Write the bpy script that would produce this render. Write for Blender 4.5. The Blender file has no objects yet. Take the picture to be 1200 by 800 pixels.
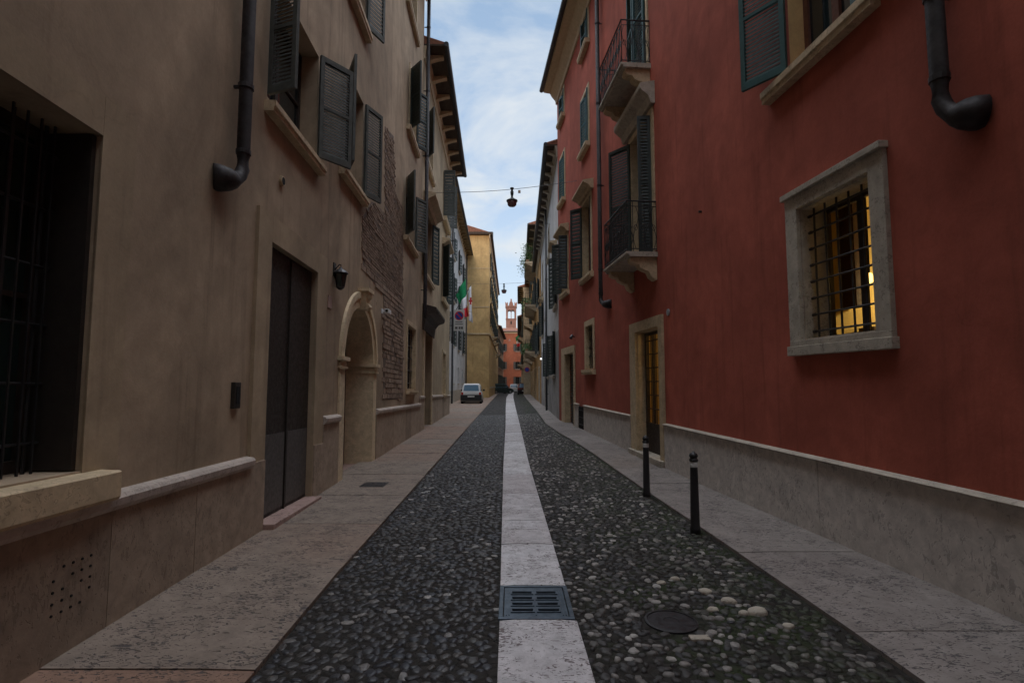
import bpy, math, random
import numpy as np
from mathutils import Vector
random.seed(7); RNG = np.random.default_rng(11)
PI = math.pi
scene = bpy.context.scene
COL = scene.collection

# ------------------------------------------------------------------ materials
def nodes(name, rough=0.9, spec=0.3):
    m = bpy.data.materials.new(name); m.use_nodes = True
    nt = m.node_tree; b = nt.nodes['Principled BSDF']
    b.inputs['Roughness'].default_value = rough
    b.inputs['Specular IOR Level'].default_value = spec
    return m, nt, b
def N(nt, t, **kw):
    n = nt.nodes.new(t)
    for k, v in kw.items(): setattr(n, k, v)
    return n
def ramp(nt, src, stops):
    r = N(nt, 'ShaderNodeValToRGB'); e = r.color_ramp.elements
    while len(e) < len(stops): e.new(0.5)
    for i, (p, c) in enumerate(stops):
        e[i].position = p; e[i].color = (c[0], c[1], c[2], 1) if isinstance(c, (tuple, list)) else (c, c, c, 1)
    nt.links.new(src, r.inputs[0]); return r.outputs[0]
def wpos(nt, scale=(1, 1, 1)):
    g = N(nt, 'ShaderNodeNewGeometry'); mp = N(nt, 'ShaderNodeMapping'); mp.inputs['Scale'].default_value = scale
    nt.links.new(g.outputs['Position'], mp.inputs[0]); return mp.outputs[0]
def noise(nt, vec, scale, detail=4, rough=0.55, dist=0.0):
    n = N(nt, 'ShaderNodeTexNoise'); n.inputs['Scale'].default_value = scale
    n.inputs['Detail'].default_value = detail; n.inputs['Roughness'].default_value = rough
    n.inputs['Distortion'].default_value = dist
    nt.links.new(vec, n.inputs['Vector']); return n.outputs['Fac']
def mix(nt, fac, a, b, mode='MIX'):
    m = N(nt, 'ShaderNodeMix', data_type='RGBA', blend_type=mode)
    for i_, v in ((0, fac), (6, a), (7, b)):
        s = m.inputs[i_]
        if hasattr(v, 'links'): nt.links.new(v, s)
        elif isinstance(v, (int, float)): s.default_value = v if i_ == 0 else (v, v, v, 1)
        else: s.default_value = (*v, 1)
    return m.outputs[2]
def bump(nt, b, h, strength=0.3, dist=0.02, prev=None):
    n = N(nt, 'ShaderNodeBump'); n.inputs['Strength'].default_value = strength; n.inputs['Distance'].default_value = dist
    nt.links.new(h, n.inputs['Height'])
    if prev is not None: nt.links.new(prev, n.inputs['Normal'])
    nt.links.new(n.outputs[0], b.inputs['Normal']); return n.outputs[0]
def sc(c, f): return tuple(min(1, max(0, x * f)) for x in c)

def plaster(name, c, dark=0.62, light=1.25, stain=None, seed=0.0, bumps=0.5, streak=0.5):
    """old painted plaster: broad faded patches, trowelled clouds, rain streaks, hairline cracks"""
    m, nt, b = nodes(name, 0.93, 0.2)
    p = wpos(nt); big = noise(nt, p, 0.42 + seed * .05, 6, 0.62, 0.9)
    col = ramp(nt, big, [(0.30, sc(c, dark)), (0.42, sc(c, (dark + 1) / 2)), (0.52, c), (0.68, sc(c, light))])
    hue = noise(nt, wpos(nt, (1, 1, .6)), 1.1 + seed * .1, 5, 0.6, 0.5)
    col = mix(nt, ramp(nt, hue, [(0.46, 0.0), (0.60, .45)]), col, stain and tuple((a + b_) / 2 for a, b_ in zip(stain, c)) or sc(c, .7))
    st = noise(nt, wpos(nt, (3.6, 3.6, 0.20)), 1.5 + seed, 6, 0.62)
    col = mix(nt, ramp(nt, st, [(0.55, 0.0), (0.70, streak)]), col, stain or sc(c, .45))
    mid = noise(nt, p, 3.2, 8, 0.66, 0.4)
    col = mix(nt, 0.8, col, ramp(nt, mid, [(0.3, 0.80), (0.7, 1.12)]), 'MULTIPLY')
    fine = noise(nt, p, 42, 5, 0.7)
    col = mix(nt, 0.7, col, ramp(nt, fine, [(0.3, 0.88), (0.7, 1.06)]), 'MULTIPLY')
    v = N(nt, 'ShaderNodeTexVoronoi', feature='DISTANCE_TO_EDGE'); v.inputs['Scale'].default_value = .55
    wv = N(nt, 'ShaderNodeVectorMath', operation='ADD'); nz = N(nt, 'ShaderNodeTexNoise'); nz.inputs['Scale'].default_value = 1.6; nz.inputs['Detail'].default_value = 6
    nt.links.new(p, nz.inputs['Vector']); nt.links.new(nz.outputs['Color'], wv.inputs[0]); nt.links.new(p, wv.inputs[1]); nt.links.new(wv.outputs[0], v.inputs['Vector'])
    cr = ramp(nt, v.outputs['Distance'], [(0.0, 1.0), (0.006, 0.0)])
    cm = N(nt, 'ShaderNodeMath', operation='MULTIPLY'); nt.links.new(cr, cm.inputs[0]); nt.links.new(ramp(nt, hue, [(.5, 0.0), (.56, .16)]), cm.inputs[1])
    col = mix(nt, cm.outputs[0], col, sc(c, .3))
    nt.links.new(col, b.inputs['Base Color'])
    n1 = bump(nt, b, mid, bumps * .45, 0.02); bump(nt, b, fine, bumps * .5, 0.003, n1)
    return m

def stone(name, c, c2, pit=0.5, pscale=16, pitcol=None, bumps=0.5, rough=0.7, stretch=(1, 1, 1), big=0.8):
    m, nt, b = nodes(name, rough, 0.35)
    p = wpos(nt); bg = noise(nt, p, big, 4, 0.6, 0.5)
    isl = N(nt, 'ShaderNodeNewGeometry').outputs['Random Per Island']
    a = N(nt, 'ShaderNodeMath', operation='MULTIPLY_ADD'); nt.links.new(isl, a.inputs[0]); a.inputs[1].default_value = 0.6
    s = N(nt, 'ShaderNodeMath', operation='MULTIPLY'); nt.links.new(bg, s.inputs[0]); s.inputs[1].default_value = 0.6
    nt.links.new(s.outputs[0], a.inputs[2])
    col = ramp(nt, a.outputs[0], [(0.25, c), (0.7, c2)])
    med = noise(nt, p, 7, 6, 0.7, 0.4)
    col = mix(nt, 0.9, col, ramp(nt, med, [(0.3, 0.68), (0.68, 1.18)]), 'MULTIPLY')
    pv = noise(nt, wpos(nt, stretch), pscale, 3, 0.55, 1.4)
    zone = noise(nt, p, 2.6, 4, 0.6)
    z2 = N(nt, 'ShaderNodeMath', operation='MULTIPLY_ADD'); nt.links.new(zone, z2.inputs[0]); z2.inputs[1].default_value = 0.42; nt.links.new(pv, z2.inputs[2])
    pf = ramp(nt, z2.outputs[0], [(0.585, 1.0 * pit), (0.625, 0.0)])
    col = mix(nt, pf, col, pitcol or sc(c, 0.25))
    nt.links.new(col, b.inputs['Base Color'])
    inv = ramp(nt, z2.outputs[0], [(0.585, 0.0), (0.625, 1.0)])
    n1 = bump(nt, b, inv, bumps, 0.008)
    bump(nt, b, noise(nt, p, 60, 4, 0.7), bumps * .8, 0.003, n1)
    return m

def paint(name, c, rough=0.55, var=0.25, spec=0.4, metal=0.0, bumps=0.15):
    m, nt, b = nodes(name, rough, spec); b.inputs['Metallic'].default_value = metal
    p = wpos(nt); n = noise(nt, p, 9, 6, 0.7, 0.3)
    col = ramp(nt, n, [(0.3, sc(c, 1 - var)), (0.7, sc(c, 1 + var))])
    nt.links.new(col, b.inputs['Base Color'])
    r = ramp(nt, noise(nt, p, 25, 3), [(0.3, max(0, rough - .12)), (0.7, min(1, rough + .15))]); nt.links.new(r, b.inputs['Roughness'])
    bump(nt, b, noise(nt, p, 55, 3), bumps, 0.004); return m
def glass(name, c, rough=0.06):
    m, nt, b = nodes(name, rough, 0.8); b.inputs['Base Color'].default_value = (*c, 1)
    bump(nt, b, noise(nt, wpos(nt), 3.0, 2), 0.08, 0.02)
    return m
def clear(name):
    m, nt, b = nodes(name, 0.03, 0.5); b.inputs['Transmission Weight'].default_value = 1.0; b.inputs['IOR'].default_value = 1.02
    b.inputs['Base Color'].default_value = (.9, .95, .95, 1); return m
def emit(name, c, s):
    m, nt, b = nodes(name, 0.5, 0.2); b.inputs['Base Color'].default_value = (*c, 1)
    b.inputs['Emission Color'].default_value = (*c, 1); b.inputs['Emission Strength'].default_value = s; return m

M = {}
M['beige'] = plaster('beige_plaster', (.42, .325, .225), .56, 1.22, (.19, .145, .10), 0.0, .5, .6)
M['beige2'] = plaster('beige_plaster_upper', (.42, .33, .22), .62, 1.2, (.21, .16, .115), .4, .4, .5)
M['red'] = plaster('red_plaster', (.42, .112, .076), .72, 1.22, (.24, .070, .048), .8, .4, .5)
M['white'] = plaster('white_plaster', (.56, .57, .58), .72, 1.15, (.26, .26, .25), 1.2, .4, .5)
M['greyp'] = plaster('grey_plaster', (.36, .36, .36), .6, 1.2, (.15, .12, .10), 1.7, .5, .6)
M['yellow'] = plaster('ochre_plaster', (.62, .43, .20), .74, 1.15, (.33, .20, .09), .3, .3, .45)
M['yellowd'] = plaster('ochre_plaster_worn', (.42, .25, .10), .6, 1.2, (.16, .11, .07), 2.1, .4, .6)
M['brown'] = plaster('brown_plaster', (.33, .20, .12), .65, 1.25, (.12, .08, .06), 2.6, .4, .5)
M['orange'] = plaster('orange_plaster', (.44, .15, .085), .8, 1.12, (.45, .12, .05), 1.9, .3, .3)
M['brickt'] = plaster('tower_brick', (.31, .155, .115), .7, 1.3, (.25, .12, .09), .9, .5, .4)
M['cream'] = plaster('cream_plaster', (.50, .42, .30), .7, 1.15, (.22, .17, .12), 1.4, .3, .4)
M['ochretrim'] = stone('ochre_stone_trim', (.45, .345, .215), (.57, .45, .29), .3, 22, None, .35)
M['portal'] = stone('pale_portal_stone', (.56, .44, .28), (.66, .54, .36), .2, 24, None, .3)
M['greystone'] = stone('pale_grey_stone', (.37, .33, .27), (.47, .425, .35), .4, 24, None, .4)
M['plinthL'] = stone('worn_plinth_stone', (.23, .175, .13), (.40, .315, .235), .3, 34, (.09, .07, .05), .4, .85, (1, 1, .45), .9)
M['plinthR'] = stone('grey_plinth_stone', (.48, .435, .39), (.58, .53, .48), .4, 26, (.16, .14, .125), .4, .85, (1, 1, .6), .7)
M['mould'] = stone('pale_moulding_stone', (.40, .34, .29), (.50, .43, .37), .3, 20, None, .4)
M['slabL'] = stone('pink_brown_paving', (.27, .165, .115), (.25, .20, .16), .95, 26, (.07, .06, .06), .8, .62, (.8, 1.6, 1))
M['slabR'] = stone('grey_pink_paving', (.205, .175, .16), (.27, .24, .22), .95, 28, (.075, .07, .075), .8, .6, (.8, 1.5, 1))
M['strip'] = stone('white_pink_paving', (.46, .42, .42), (.62, .61, .62), .9, 30, (.12, .09, .085), .7, .55, (.8, 1.6, 1))
M['threshold'] = stone('pink_threshold_stone', (.33, .22, .19), (.40, .28, .24), .6, 24)
M['brick'] = stone('old_brick', (.22, .155, .11), (.34, .25, .18), .5, 18, (.05, .035, .03), .9, .95)
M['mortar'] = stone('old_mortar', (.12, .09, .07), (.16, .12, .095), .5, 25)
M['shut'] = paint('grey_green_shutter_paint', (.075, .085, .078), .6, .3)
M['shutd'] = paint('dark_green_shutter_paint', (.030, .042, .040), .55, .3)
M['shutt'] = paint('teal_shutter_paint', (.035, .095, .098), .5, .25)
M['iron'] = paint('black_iron', (.018, .018, .020), .45, .4, .5)
M['pipe'] = paint('dark_copper_pipe', (.030, .026, .027), .62, .5, .4, .1, .4)
M['gutter'] = paint('dark_gutter', (.020, .022, .027), .45, .3, .5)
M['wood'] = paint('brown_window_wood', (.10, .038, .022), .5, .3)
M['woodd'] = paint('dark_wood', (.035, .024, .018), .6, .35)
M['gate'] = paint('charcoal_gate_paint', (.030, .025, .021), .5, .2)
M['gate2'] = paint('grey_gate_panel', (.085, .080, .075), .45, .15)
M['glass'] = glass('dark_window_glass', (.012, .018, .02))
M['glassg'] = glass('green_tinted_glass', (.02, .035, .032), .12)
M['clear'] = clear('clear_glass')
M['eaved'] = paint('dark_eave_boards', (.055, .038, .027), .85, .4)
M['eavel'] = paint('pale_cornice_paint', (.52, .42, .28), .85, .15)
M['eavey'] = paint('yellowish_eave_boards', (.26, .19, .09), .85, .3)
M['tile'] = paint('terracotta_roof_tiles', (.22, .10, .065), .9, .45, .2)
M['grate'] = paint('blue_grey_cast_iron', (.075, .10, .125), .42, .25, .5, .5)
M['hole'] = paint('drain_dark', (.008, .008, .009), .9, .1)
M['whitep'] = paint('white_paint', (.75, .76, .76), .4, .06)
M['silver'] = paint('pale_silver_car_paint', (.55, .55, .54), .28, .04, .5)
M['carblack'] = paint('black_plastic', (.016, .016, .018), .5, .1)
M['cargreen'] = paint('dark_green_car_paint', (.03, .05, .05), .25, .05, .6)
M['carwhite'] = paint('white_car_paint', (.5, .54, .58), .25, .05, .6)
M['carred'] = paint('dark_red_car_paint', (.10, .022, .018), .25, .05, .6)
M['carglass'] = glass('car_glass', (.10, .17, .24), .04)  # bluish reflection put into the base colour
M['tyre'] = paint('tyre_rubber', (.015, .015, .015), .8, .1)
M['rim'] = paint('wheel_rim', (.35, .35, .36), .35, .1, .5, .6)
M['lens'] = paint('red_lamp_lens', (.35, .015, .01), .2, .1)
M['signblue'] = paint('sign_blue', (.02, .05, .28), .4, .08)
M['signred'] = paint('sign_red', (.50, .02, .02), .4, .08)
M['signwhite'] = paint('sign_white', (.55, .55, .53), .4, .08)
M['flaggreen'] = paint('flag_green', (.01, .24, .09), .8, .1)
M['flagwhite'] = paint('flag_white', (.68, .68, .70), .8, .05)
M['flagred'] = paint('flag_red', (.55, .02, .03), .8, .1)
M['leaf'] = paint('green_leaves', (.07, .14, .04), .6, .45, .3)
M['lampglass'] = paint('rosy_lamp_glass', (.20, .10, .10), .2, .2, .6)
M['lampshell'] = paint('lamp_shell', (.05, .065, .065), .4, .2, .5, .3)
M['room'] = plaster('room_wall', (.60, .44, .17), .9, 1.05)
M['roomd'] = paint('room_furniture', (.06, .03, .015), .6, .2)
M['bulb'] = emit('lit_bulb', (1.0, .60, .12), 1.6)
M['bulbw'] = emit('lit_white_lamp', (.9, .95, 1.0), 1)
M['belisha'] = paint('grey_enamel_disc', (.30, .33, .36), .4, .1)

# cobble stones: random tone per stone
def cobble_mat(name, stops, rough, moss=False):
    m, nt, b = nodes(name, rough, 0.4)
    isl = N(nt, 'ShaderNodeNewGeometry').outputs['Random Per Island']
    r = N(nt, 'ShaderNodeValToRGB'); r.color_ramp.interpolation = 'LINEAR'
    e = r.color_ramp.elements
    while len(e) < len(stops): e.new(.5)
    for i, (p, c) in enumerate(stops): e[i].position = p; e[i].color = (*c, 1)
    nt.links.new(isl, r.inputs[0])
    n = noise(nt, wpos(nt), 45, 5, .7)
    col = mix(nt, .9, r.outputs[0], ramp(nt, n, [(.3, .6), (.7, 1.3)]), 'MULTIPLY')
    grime = noise(nt, wpos(nt), 1.3, 6, .65, .6)
    col = mix(nt, ramp(nt, grime, [(.42, .45), (.60, 0.0)]), col, (.045, .040, .034))
    if moss:
        g = N(nt, 'ShaderNodeNewGeometry'); sx = N(nt, 'ShaderNodeSeparateXYZ'); nt.links.new(g.outputs['Position'], sx.inputs[0])
        mr = N(nt, 'ShaderNodeMapRange'); nt.links.new(sx.outputs[0], mr.inputs[0]); mr.inputs[1].default_value = .9; mr.inputs[2].default_value = 1.9
        mf = N(nt, 'ShaderNodeMath', operation='MULTIPLY'); nt.links.new(mr.outputs[0], mf.inputs[0])
        nt.links.new(ramp(nt, noise(nt, wpos(nt), 3.5, 6, .7, .4), [(.47, 0.0), (.58, .8)]), mf.inputs[1])
        col = mix(nt, mf.outputs[0], col, (.030, .042, .014))
    nt.links.new(col, b.inputs['Base Color'])
    bump(nt, b, n, .35, .006); return m
M['cobL'] = cobble_mat('dark_cobbles', [(0, (.024, .027, .035)), (.5, (.038, .042, .050)), (.80, (.064, .062, .060)), (.95, (.080, .072, .066)), (.975, (.27, .26, .25)), (1, (.38, .36, .33))], .42)
M['cobR'] = cobble_mat('mixed_river_cobbles', [(0, (.026, .027, .030)), (.48, (.040, .040, .041)), (.70, (.062, .058, .054)), (.77, (.15, .14, .13)), (.90, (.30, .28, .26)), (1, (.46, .44, .41))], .55, True)
def bed_mat():
    m, nt, b = nodes('cobble_bed', .85, .25)
    p = wpos(nt)
    v = N(nt, 'ShaderNodeTexVoronoi', feature='F1'); v.inputs['Scale'].default_value = 12; nt.links.new(p, v.inputs['Vector'])
    v2 = N(nt, 'ShaderNodeTexVoronoi', feature='DISTANCE_TO_EDGE'); v2.inputs['Scale'].default_value = 12; nt.links.new(p, v2.inputs['Vector'])
    stonec = ramp(nt, v.outputs['Color'], [(0.2, (.035, .037, .042)), (.65, (.07, .068, .066)), (.85, (.13, .12, .115)), (.95, (.26, .25, .23))])
    edge = ramp(nt, v2.outputs['Distance'], [(.04, 1.0), (.14, 0.0)])
    mort = ramp(nt, noise(nt, p, 30, 5, .7), [(.3, (.016, .015, .014)), (.7, (.038, .034, .029))])
    col = mix(nt, edge, stonec, mort)
    g = N(nt, 'ShaderNodeNewGeometry'); sx = N(nt, 'ShaderNodeSeparateXYZ'); nt.links.new(g.outputs['Position'], sx.inputs[0])
    gp = N(nt, 'ShaderNodeMapRange'); nt.links.new(sx.outputs[1], gp.inputs[0]); gp.inputs[1].default_value = 23; gp.inputs[2].default_value = 26
    far = mix(nt, edge, stonec, mort); col = mix(nt, gp.outputs[0], mort, far)
    near = ramp(nt, sx.outputs[0], [(0.3, 0.0), (1.0, 1.0)])
    mo = ramp(nt, noise(nt, p, 2.2, 5, .6, .5), [(.45, 0.0), (.62, .85)])
    mf = N(nt, 'ShaderNodeMath', operation='MULTIPLY'); nt.links.new(near, mf.inputs[0]); nt.links.new(mo, mf.inputs[1])
    col = mix(nt, mf.outputs[0], col, (.028, .042, .014))
    nt.links.new(col, b.inputs['Base Color'])
    bump(nt, b, ramp(nt, v2.outputs['Distance'], [(.0, .0), (.25, 1.0)]), .8, .02); return m
M['bed'] = bed_mat()
M['moss'] = paint('moss', (.035, .055, .016), .95, .5, .1)
M['ground'] = stone('far_ground', (.10, .095, .09), (.14, .13, .125), .3, 10)

# ------------------------------------------------------------------ mesh helpers
class Wall:
    """facade frame: s along the street, d out towards the street, z up"""
    def __init__(self, a, b, k, sgn):
        self.a, self.b, self.k, self.sgn = a, b, k, sgn
        L = math.hypot(1, b); self.n = (sgn / L, -sgn * b / L)
    def __call__(self, s, d, z):
        return (self.a + self.b * s + self.n[0] * d, s + self.n[1] * d, z + self.k * (s - 6))
class Front:
    """facade facing the camera: s = world X, d towards the camera"""
    def __init__(self, y): self.y = y
    def __call__(self, s, d, z): return (s, self.y - d, z)
WORLD = lambda x, y, z: (x, y, z)
WL = Wall(-2.42, -.029, -.016, 1)
WR = Wall(3.49, -.084, .008, -1)
WC = Wall(-3.8, -.0226, 0, 1)
W2 = Wall(1.507, .0145, 0, -1)
W3 = Wall(1.45, .0145, 0, -1)
WD = Wall(-2.35, -.003, 0, 1)
WE = Wall(-4.55, .0195, 0, 1)
W4 = Wall(.75, .0115, 0, -1)

class MB:
    def __init__(self, f=WORLD): self.v = []; self.f = []; self.fr = f; self.smooth = False
    def add(self, vs, fs, raw=False):
        o = len(self.v); self.v += [tuple(p) if raw else self.fr(*p) for p in vs]
        self.f += [tuple(i + o for i in q) for q in fs]; return self
    def box(self, s0, s1, d0, d1, z0, z1):
        vs = [(s, d, z) for s in (s0, s1) for d in (d0, d1) for z in (z0, z1)]
        return self.add(vs, [(0, 1, 3, 2), (4, 6, 7, 5), (0, 4, 5, 1), (2, 3, 7, 6), (0, 2, 6, 4), (1, 5, 7, 3)])
    def prism(self, prof, s0, s1):
        """profile of (d,z) points extruded along s"""
        n = len(prof)
        vs = [(s0, d, z) for d, z in prof] + [(s1, d, z) for d, z in prof]
        fs = [(i, (i + 1) % n, n + (i + 1) % n, n + i) for i in range(n)] + [tuple(range(n))[::-1], tuple(range(n, 2 * n))]
        return self.add(vs, fs)
    def sheet(self, poly, d0, d1):
        """polygon of (s,z) with thickness d0..d1"""
        n = len(poly)
        vs = [(s, d0, z) for s, z in poly] + [(s, d1, z) for s, z in poly]
        fs = [(i, (i + 1) % n, n + (i + 1) % n, n + i) for i in range(n)] + [tuple(range(n))[::-1], tuple(range(n, 2 * n))]
        return self.add(vs, fs)
    def tube(self, pts, r, n=8, cap=True):
        P = [Vector(self.fr(*p)) for p in pts]; R = r if isinstance(r, (list, tuple)) else [r] * len(P)
        rings = []; up = Vector((0, 0, 1))
        for i, p in enumerate(P):
            t = (P[min(i + 1, len(P) - 1)] - P[max(i - 1, 0)]).normalized()
            a = t.cross(up)
            if a.length < .05: a = t.cross(Vector((1, 0, 0)))
            a.normalize(); c = t.cross(a)
            rings.append([p + R[i] * (math.cos(2 * PI * k / n) * a + math.sin(2 * PI * k / n) * c) for k in range(n)])
        vs = [q for r_ in rings for q in r_]
        fs = [(i * n + k, i * n + (k + 1) % n, (i + 1) * n + (k + 1) % n, (i + 1) * n + k) for i in range(len(P) - 1) for k in range(n)]
        if cap: fs += [tuple(range(n))[::-1], tuple(range((len(P) - 1) * n, len(P) * n))]
        return self.add(vs, fs, True)
    def lathe(self, c, prof, n=20):
        """profile (r,z) round a vertical axis at c (frame coordinates)"""
        x, y, z = self.fr(*c); vs = []
        for r, h in prof: vs += [(x + r * math.cos(2 * PI * k / n), y + r * math.sin(2 * PI * k / n), z + h) for k in range(n)]
        fs = [(i * n + k, i * n + (k + 1) % n, (i + 1) * n + (k + 1) % n, (i + 1) * n + k) for i in range(len(prof) - 1) for k in range(n)]
        fs += [tuple(range(n))[::-1], tuple(range((len(prof) - 1) * n, len(prof) * n))]
        return self.add(vs, fs, True)
    def leaf(self, hs, z0, z1, w, ang, nsl, t=.04, dirs=1, d0=.03, st=.055):
        """louvred shutter leaf hinged at s=hs; ang 0 = flat on the wall going dirs, 90 = straight out"""
        ca, sa = math.cos(ang) * dirs, math.sin(ang)
        def Q(u, v, z): return (hs + u * ca - v * sa * dirs, d0 + u * sa + v * math.cos(ang), z)
        def bx(u0, u1, v0, v1, a, b_):
            vs = [Q(u, v, z) for u in (u0, u1) for v in (v0, v1) for z in (a, b_)]
            self.add(vs, [(0, 1, 3, 2), (4, 6, 7, 5), (0, 4, 5, 1), (2, 3, 7, 6), (0, 2, 6, 4), (1, 5, 7, 3)])
        bx(0, st, 0, t, z0, z1); bx(w - st, w, 0, t, z0, z1)
        bx(st, w - st, 0, t, z0, z0 + st * 1.5); bx(st, w - st, 0, t, z1 - st * 1.3, z1)
        a, b_ = z0 + st * 1.5, z1 - st * 1.3
        if nsl > 14: 
            mid = (a + b_) / 2; bx(st, w - st, 0.002, t - .002, mid - st * .4, mid + st * .4)
        for i in range(nsl):
            z = a + (b_ - a) * (i + .5) / nsl; h = (b_ - a) / nsl * .42
            vs = [Q(u, v, z + zz) for u in (st - .004, w - st + .004) for v, zz in ((t * .1, h), (t * .2, h + .006), (t * .9, -h), (t * .8, -h - .006))]
            self.add(vs, [(0, 1, 2, 3), (7, 6, 5, 4), (0, 4, 5, 1), (1, 5, 6, 2), (2, 6, 7, 3), (3, 7, 4, 0)])
        return self
    def build(self, name, mat, parent=None, origin=None, smooth=False, bevel=0.0, extra=None):
        o_ = ORIG[parent] if parent is not None else (Vector(origin) if origin else Vector((0, 0, 0)))
        me = bpy.data.meshes.new(name)
        me.from_pydata([tuple(Vector(p) - o_) for p in self.v], [], self.f); me.update()
        import bmesh
        bm = bmesh.new(); bm.from_mesh(me); bmesh.ops.recalc_face_normals(bm, faces=bm.faces)
        if bevel: bmesh.ops.bevel(bm, geom=[e for e in bm.edges], offset=bevel, segments=2, profile=.6, affect='EDGES', clamp_overlap=True)
        bm.to_mesh(me); bm.free()
        for m in (mat if isinstance(mat, list) else [mat]): me.materials.append(m)
        if smooth:
            for p in me.polygons: p.use_smooth = True
        ob = bpy.data.objects.new(name, me); COL.objects.link(ob)
        if parent is not None: ob.parent = parent
        else: ob.location = o_
        ORIG[ob] = o_
        return ob
ORIG = {}
def thing(name, loc, label, cat, group=None):
    o = bpy.data.objects.new(name, None); COL.objects.link(o); o.location = loc; ORIG[o] = Vector(loc)
    o.empty_display_size = .3
    return tag(o, label, cat, group)
def tag(o, label, cat, group=None):
    o['label'] = label; o['category'] = cat
    if group: o['group'] = group
    return o
def struct(o): o['kind'] = 'structure'; return o
def plab(o, l): o['label'] = l; return o

def wall_mesh(fr, s0, s1, z0, z1, holes, t=.35, step=None):
    """wall face with openings and reveals. holes: (s0,s1,z0,z1,depth)"""
    mb = MB(fr)
    S = sorted({s0, s1, *[h[0] for h in holes], *[h[1] for h in holes]})
    Z = sorted({z0, z1, *[h[2] for h in holes], *[h[3] for h in holes]})
    for i in range(len(S) - 1):
        for j in range(len(Z) - 1):
            cs, cz = (S[i] + S[i + 1]) / 2, (Z[j] + Z[j + 1]) / 2
            if any(h[0] < cs < h[1] and h[2] < cz < h[3] for h in holes): continue
            mb.add([(S[i], 0, Z[j]), (S[i + 1], 0, Z[j]), (S[i + 1], 0, Z[j + 1]), (S[i], 0, Z[j + 1])], [(0, 1, 2, 3)])
    for a, b, c, e, dp in holes:
        for q in ([(a, 0, c), (b, 0, c), (b, -dp, c), (a, -dp, c)], [(a, 0, e), (a, -dp, e), (b, -dp, e), (b, 0, e)],
                  [(a, 0, c), (a, -dp, c), (a, -dp, e), (a, 0, e)], [(b, 0, c), (b, 0, e), (b, -dp, e), (b, -dp, c)]):
            mb.add(q, [(0, 1, 2, 3)])
    D = -1.2 if t < 1 else -t
    return mb
def backing(fr, s0, s1, z0, z1, deep=7.0):
    """the body of the building behind its facade: ends, top and back"""
    mb = MB(fr)
    v = [(s0, 0, z0), (s1, 0, z0), (s1, -deep, z0), (s0, -deep, z0), (s0, 0, z1), (s1, 0, z1), (s1, -deep, z1), (s0, -deep, z1)]
    mb.add(v, [(0, 3, 7, 4), (1, 5, 6, 2), (3, 2, 6, 7), (4, 7, 6, 5)])
    return mb

def frame_mb(fr, s0, s1, z0, z1, d, w=.06, mull=1, bars=0, t=.05):
    mb = MB(fr)
    mb.box(s0, s0 + w, d, d + t, z0, z1); mb.box(s1 - w, s1, d, d + t, z0, z1)
    mb.box(s0 + w, s1 - w, d, d + t, z0, z0 + w); mb.box(s0 + w, s1 - w, d, d + t, z1 - w, z1)
    for i in range(mull):
        c = s0 + (s1 - s0) * (i + 1) / (mull + 1); mb.box(c - w * .6, c + w * .6, d + .003, d + t + .004, z0 + w, z1 - w)
    for j in range(bars):
        c = z0 + (z1 - z0) * (j + 1) / (bars + 1); mb.box(s0 + w, s1 - w, d + .006, d + t - .006, c - .015, c + .015)
    return mb
def lining(fr, s0, s1, z0, z1, dep, t=.012):
    q = MB(fr); q.box(s0, s0 + t, -dep, -.002, z0, z1); q.box(s1 - t, s1, -dep, -.002, z0, z1)
    q.box(s0 + t, s1 - t, -dep, -.002, z1 - t, z1); q.box(s0 + t, s1 - t, -dep, -.002, z0, z0 + t); return q
def window(b, fr, s0, s1, z0, z1, dep=.2, framem='wood', glassm='glass', mull=1, bars=2, sill=None, surround=None, smat='ochretrim',
           shutters=(), shmat='shut', hood=None, hmat='ochretrim', w=.06, nsl=14, sd=.12):
    wn = frame_mb(fr, s0, s1, z0, z1, -dep, w, mull, bars).build('window', M[framem], b)
    MB(fr).box(s0 + .01, s1 - .01, -dep + .012, -dep + .022, z0 + .01, z1 - .01).build('pane', M[glassm], wn)
    if sill:
        a, c, e, g = sill
        MB(fr).prism([(-dep + .06, e), (sd - .02, e), (sd - .02, e + (g - e) * .35), (sd, e + (g - e) * .45), (sd, g - .008), (-dep + .06, g)], a, c).build('sill', M[smat], wn)
    if surround:
        k = surround; q = MB(fr)
        q.box(s0 - k, s0, -.01, .03, z0, z1 + k); q.box(s1, s1 + k, -.01, .03, z0, z1 + k); q.box(s0, s1, -.01, .031, z1, z1 + k)
        q.build('surround', M[smat], wn); lining(fr, s0, s1, z0, z1, dep).build('reveal', M[smat], wn)
    if hood:
        a, c, e, g, hd = hood
        MB(fr).prism([(0, e), (hd * .3, e), (hd * .45, e + (g - e) * .35), (hd * .9, e + (g - e) * .6), (hd, e + (g - e) * .7), (hd, g - .03), (0, g + .03)], a, c).build('hood', M[hmat], wn)
    for sh in shutters:
        hs, dirs, width, ang = sh[:4]
        q = MB(fr).leaf(hs, z0 + .01 + (sh[4] if len(sh) > 4 else 0), z1 - .01, width, math.radians(ang), nsl, dirs=dirs)
        q.build('shutter', M[shmat], wn)
    return wn
def grid(fr, s0, s1, z0, z1, d, nv, nh, r=.011, mat='iron'):
    q = MB(fr)
    for i in range(nv):
        c = s0 + (s1 - s0) * (i + .5) / nv; q.tube([(c, d, z0), (c, d, z1)], r, 6)
    for j in range(nh):
        c = z0 + (z1 - z0) * (j + .5) / nh; q.tube([(s0, d + r * 1.1, c), (s1, d + r * 1.1, c)], r, 6)
    return q
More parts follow.
